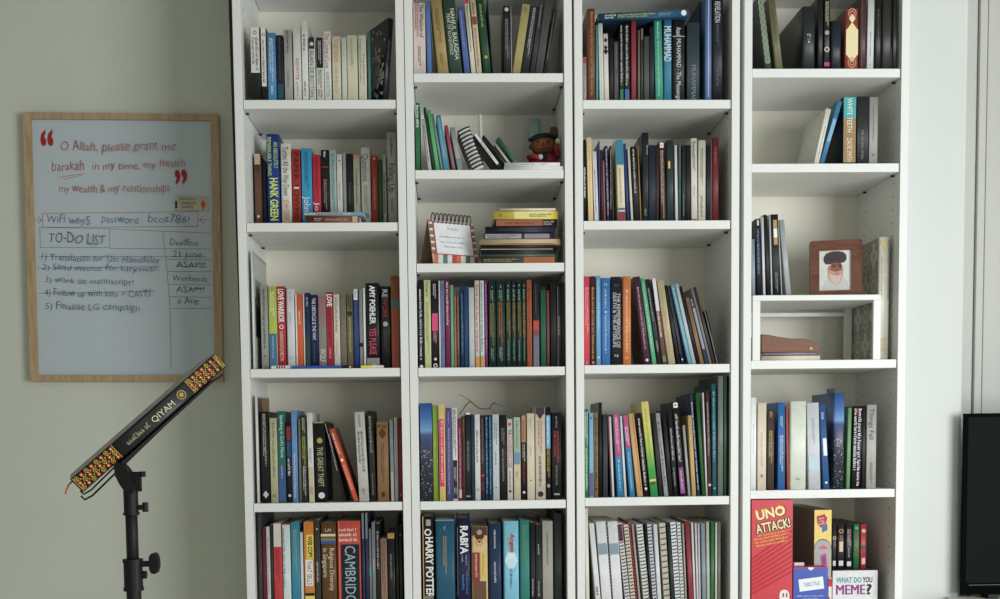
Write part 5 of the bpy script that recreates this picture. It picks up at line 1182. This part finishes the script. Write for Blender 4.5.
# ---------------------------------------------------------------- music stand with the large book
YS = -1.10; BLK = M('141516', .5, PLAIN, .25); u_ = lambda x, y: unproj(x, y, YS)
pc = u_(132.2, 540); k1 = 1/ppm(YS)
ms = empty('music_stand', (pc.x, YS, 0), 'black telescopic music stand carrying a large book', 'music stand')
lz = lambda y: u_(132, y).z; lx = lambda x: (x-132.2)*k1
bm = bmesh.new(); cyl(bm, (0, 0, lz(591)), (0, 0, lz(488)), .0082, None, 20); smooth(obj('upper_tube', bm, BLK, ms))
bm = bmesh.new(); cyl(bm, (0, 0, .22), (0, 0, lz(575)), .0100, None, 20); obj('lower_tube', bm, BLK, ms)
bm = bmesh.new(); cyl(bm, (0, 0, lz(589.5)), (0, 0, lz(561)), .0128, .0128, 22); cyl(bm, (0, 0, lz(590.5)), (0, 0, lz(587)), .0138, None, 22); cyl(bm, (0, 0, lz(562.5)), (0, 0, lz(559)), .0138, None, 22); cyl(bm, (0, 0, lz(575)), (.018, 0, lz(575)), .0055, None, 12); obj('clamp_collar', bm, BLK, ms)
bm = bmesh.new(); cyl(bm, (.012, 0, lz(564)), (.024, 0, lz(564)), .0042, None, 12)
kb = [(.0235, .0085), (.026, .0135), (.031, .0148), (.0345, .0125), (.0365, .004)]
kz = lz(563.5); poly = [(x, kz+r) for x, r in kb]+[(x, kz-r) for x, r in kb[::-1]]; prism(bm, poly, -.006, .006); obj('clamp_knob', bm, BLK, ms)
bm = bmesh.new(); cyl(bm, (0, 0, lz(514)), (0, 0, lz(486)), .0098, None, 20); cyl(bm, (0, 0, lz(515)), (0, 0, lz(512.5)), .0112, None, 20); obj('neck_sleeve', bm, BLK, ms)
bm = bmesh.new(); cyl(bm, (.006, 0, lz(507.5)), (.020, 0, lz(507.5)), .0036, None, 12); cyl(bm, (.0195, 0, lz(512)), (.0195, 0, lz(502.5)), .0042, None, 12); obj('neck_screw', bm, BLK, ms)
# tilting bracket: an oval plate, with its bolts
bm = bmesh.new(); a_t = math.radians(17); cxx, czz = lx(128.5), lz(478)
poly = [(cxx+.0118*math.cos(t)*math.cos(a_t)-.0215*math.sin(t)*math.sin(-a_t)*-1, czz+.0118*math.cos(t)*math.sin(-a_t)*-1*-1+.0225*math.sin(t)*math.cos(a_t)) for t in [2*math.pi*k/24 for k in range(24)]]
prism(bm, poly, -.012, .010); obj('tilt_bracket', bm, BLK, ms)
bm = bmesh.new(); cyl(bm, (lx(132), 0, lz(474)), (lx(146.5), 0, lz(474)), .0032, None, 10); cyl(bm, (lx(144.5), 0, lz(477)), (lx(144.5), 0, lz(471.5)), .0042, None, 10); bx(bm, lx(134), lx(142.5), -.005, .005, lz(491), lz(473)); cyl(bm, (lx(136), 0, lz(489.5)), (lx(143), 0, lz(489.5)), .003, None, 10); obj('tilt_bolts', bm, BLK, ms)
# the tilted desk behind the book
PHI = math.radians(19.3); nb = Vector((-math.sin(PHI), math.cos(PHI), 0)); pb = Vector((pc.x, YS, 0))
def ur(x, y):
    o_, d_ = Vector(CAM), unproj(x, y, 0)-Vector(CAM); return o_+d_*((pb-o_).dot(nb)/d_.dot(nb))
e0, e1 = ur(83.2, 492.6), ur(226.8, 366.2); dv = (e1-e0); dl = dv.length; dv.normalize(); nv = nb.cross(dv).normalized()
def on(s, n, y): p = e0+dv*s+nv*n+nb*y; return (p.x-pc.x, p.y-YS, p.z)
bm = bmesh.new()
for f_ in ([on(.055, .0035, .004), on(dl*.9, .0015, .004), on(dl*.9, .0045, .004), on(.055, .0075, .004)],):
    a = [bm.verts.new(p) for p in f_]; b = [bm.verts.new(Vector(p)+nb*.21) for p in f_]; bm.faces.new(a); bm.faces.new(b[::-1])
    for i in range(4): bm.faces.new((a[i], b[i], b[(i+1) % 4], a[(i+1) % 4]))
bmesh.ops.recalc_face_normals(bm, faces=bm.faces); obj('desk_plate', bm, BLK, ms)
bm = bmesh.new(); tube(bm, [on(.14, .006, .03), on(.045, .0105, .03), on(.006, .0125, .03), on(-.006, .010, .03), on(-.006, .0025, .03)], .0014, 8); tube(bm, [on(.075, .004, .028), on(.045, .014, .028)], .0013, 8)
obj('page_rest', bm, BLK, ms); bm = bmesh.new(); tube(bm, [on(.14, .006, .19), on(.045, .0105, .19), on(.006, .0125, .19), on(-.006, .010, .19), on(-.006, .0025, .19)], .0014, 8); obj('page_rest', bm, BLK, ms)
bm = bmesh.new(); tube(bm, [on(dl*.9, .003, .02), on(dl*.945, .006, .02), on(dl*.965, .005, .02)], .0016, 8); obj('desk_tip', bm, BLK, ms)
for k in range(3):
    t = math.radians(100+120*k); bm = bmesh.new(); c_, s_ = math.cos(t), math.sin(t); tube(bm, [(.012*c_, .012*s_, .34), (.15*c_, .15*s_, .2), (.30*c_, .30*s_, .012)], .0075, 10); obj('leg', bm, BLK, ms)
    bm = bmesh.new(); ell(bm, (.30*c_, .30*s_, .011), .011, .011, .011, 2); obj('rubber_foot', bm, ink('151515'), ms.children[-1])
bm = bmesh.new(); cyl(bm, (0, 0, .32), (0, 0, .37), .0145, None, 18); obj('leg_hub', bm, BLK, ms)
# the book: local z runs up the slope, local x runs from its upper cover to its lower cover
BT, BL, BD = .0242, dl+.0005, .205
big = empty('hardcover_book', (0, 0, 0), 'large black hardcover with red and gold ornament resting on the music stand', 'book')
mx = Matrix.Identity(4); o0 = e0+nv*(-BT)
for i in range(3): mx[i][0] = nv[i]; mx[i][1] = nb[i]; mx[i][2] = dv[i]; mx[i][3] = o0[i]
big.matrix_world = mx
obj('cover', cover_mesh(BT, BD, BL, .0026, .004), M('1b1b1d', .35, 1.0), big)
obj('page_block', box(.0028, BT-.0028, .004, BD-.004, .003, BL-.003), paper('b8a888'), big)
obj('upper_cover_lit', box(-.0006, -.0001, .004, BD-.001, .001, BL-.001), M('8d8b80', .45, 1.0), big)  # light on the upper cover, painted as a paler grey sheet
def orn(z0, z1, sd):
    rg = random.Random(sd); q = {'b8963a': [], 'b0402a': [], 'd8c88c': []}; cnt = [0]
    def add(c_, x, z, r_, n, inner, hole=0):
        cnt[0] += 1; yk = -.0004-.000008*cnt[0]; t0_ = rg.uniform(0, 6)
        P = lambda s: [(x+s*r_*(1 if i % 2 else inner)*math.cos(t0_+math.pi*i/n), yk, z+s*r_*(1 if i % 2 else inner)*math.sin(t0_+math.pi*i/n)) for i in range(2*n)]
        if hole: A_, B_ = P(1), P(hole); q[c_] += [(A_[i], A_[(i+1) % (2*n)], B_[(i+1) % (2*n)], B_[i]) for i in range(2*n)]
        else: q[c_].append(P(1))
    rows = max(2, int((z1-z0)/.0078)); st = (z1-z0)/rows
    for j in range(rows):
        z = z0+st*(j+.5)
        for k, x in enumerate((BT*.2, BT*.5, BT*.8)):
            if (j+k) % 2: add('b0402a', x, z, .0036, 5, .6); add('d8c88c', x, z, .0013, 5, .7)
            else: add('b8963a', x, z, .0037, 8, .72, .72); add('b8963a', x, z, .0017, 4, .5)
        for x in (BT*.35, BT*.65): add('b8963a', x, z+st*.5*(.9 if j < rows-1 else 0), .0022, 3, .35); add('d8c88c', x, z, .0012, 4, .4)
    for z in (z0, z1-.0010): q['b8963a'].append([(.001, -.0004, z), (BT-.001, -.0004, z), (BT-.001, -.0004, z+.001), (.001, -.0004, z+.001)])
    for c_, qq in q.items(): obj('spine_ornament', flat(qq), ink(c_), big)
orn(.002, BL*.27, 3); orn(BL*.775, BL*.995, 8)
for z in (BL*.935, BL*.965): basis(obj('spine_rule', bar_mesh(), ink('26221c'), big), (.0006, -.003, z), (BT-.0012, 0, 0), (0, 0, .0014))
basis(obj('spine_emblem', disc_mesh('C'), ink('a89250'), big), (BT*.52, -.0007, BL*.715), (.0066, 0, 0), (0, 0, .0066)); basis(obj('spine_emblem', disc_mesh('O'), ink('3a3220'), big), (BT*.52, -.0009, BL*.715), (.0052, 0, 0), (0, 0, .0052))
me, L = TXT['QIYAM']; basis(obj('title', me, ink('cfc69c'), big), (BT*.72, -.0007, BL*.51), (0, 0, BL*.148/L), (-.0085, 0, 0))
me, L = squiggle(9, 2); basis(obj('lettering', me, ink('8f8a70'), big), (BT*.70, -.0007, BL*.335), (0, 0, BL*.165/L), (-.007, 0, 0))
bm = bmesh.new(); tube(bm, [(.004, .02, .002), (.004, .012, -.006), (.007, .006, -.013), (.010, .004, -.018)], .0013, 6); obj('ribbon_bookmark', bm, M('b8582c', .7), big)
# ---------------------------------------------------------------- television on its cabinet
YT = .022; t0_, t1_ = unproj(963.4, 413.4, YT), unproj(961, 595, YT)
tvx = (t0_.x+t1_.x)/2; tvw = .98; tz0, tz1 = t1_.z, t0_.z
ck = unproj(985, 597, YT).z-.002
cb = empty('tv_cabinet', (tvx-.02, -.15, 0), 'low white cabinet under the black television', 'cabinet')
obj('top_board', box(0, 1.15, 0, .20, ck-.018, ck, .002), M('cfc9bf', .4), cb); obj('carcass', box(.012, 1.138, .012, .2, .05, ck-.0182), LAM, cb)
for k in range(2):
    dd = obj('door', box(.02+k*.555, .565+k*.555, -.004, .011, .07, ck-.03, .0015), LAM, cb); bm = bmesh.new(); cyl(bm, (.53+k*.09, -.02, ck-.2), (.53+k*.09, -.004, ck-.2), .008, .006, 14); obj('knob', bm, BLK, dd)
tv = empty('television', (tvx, YT, ck), 'black flat-screen television at the edge of the white pier', 'television')
obj('casing', box(.03, tvw-.03, .004, .024, tz0-ck, tz1-ck, .003), M('131414', .7, PLAIN, 0), tv)
obj('bezel', box(.0005, tvw-.0005, 0, .006, tz0-ck+.0005, tz1-ck-.0005, .001), M('0e0f0f', .7, PLAIN, 0), tv)
obj('screen', box(.012, tvw-.012, -.0008, .001, tz0-ck+.030, tz1-ck-.010), M('1d2020', .8, PLAIN, 0), tv)
bar_ = basis(obj('bezel_line', bar_mesh(), ink('6a6c6a'), tv), (.02, -.0006, tz0-ck+.024), (tvw-.04, 0, 0), (0, 0, .0012))
bm = bmesh.new(); bx(bm, tvw*.5-.03, tvw*.5+.03, .010, .022, .0004, tz0-ck+.01); bx(bm, tvw*.5-.16, tvw*.5+.16, -.06, .02, .0002, .008); bx(bm, .060, .085, -.02, .02, .0002, tz0-ck+.003); obj('stand', bm, BLK, tv)
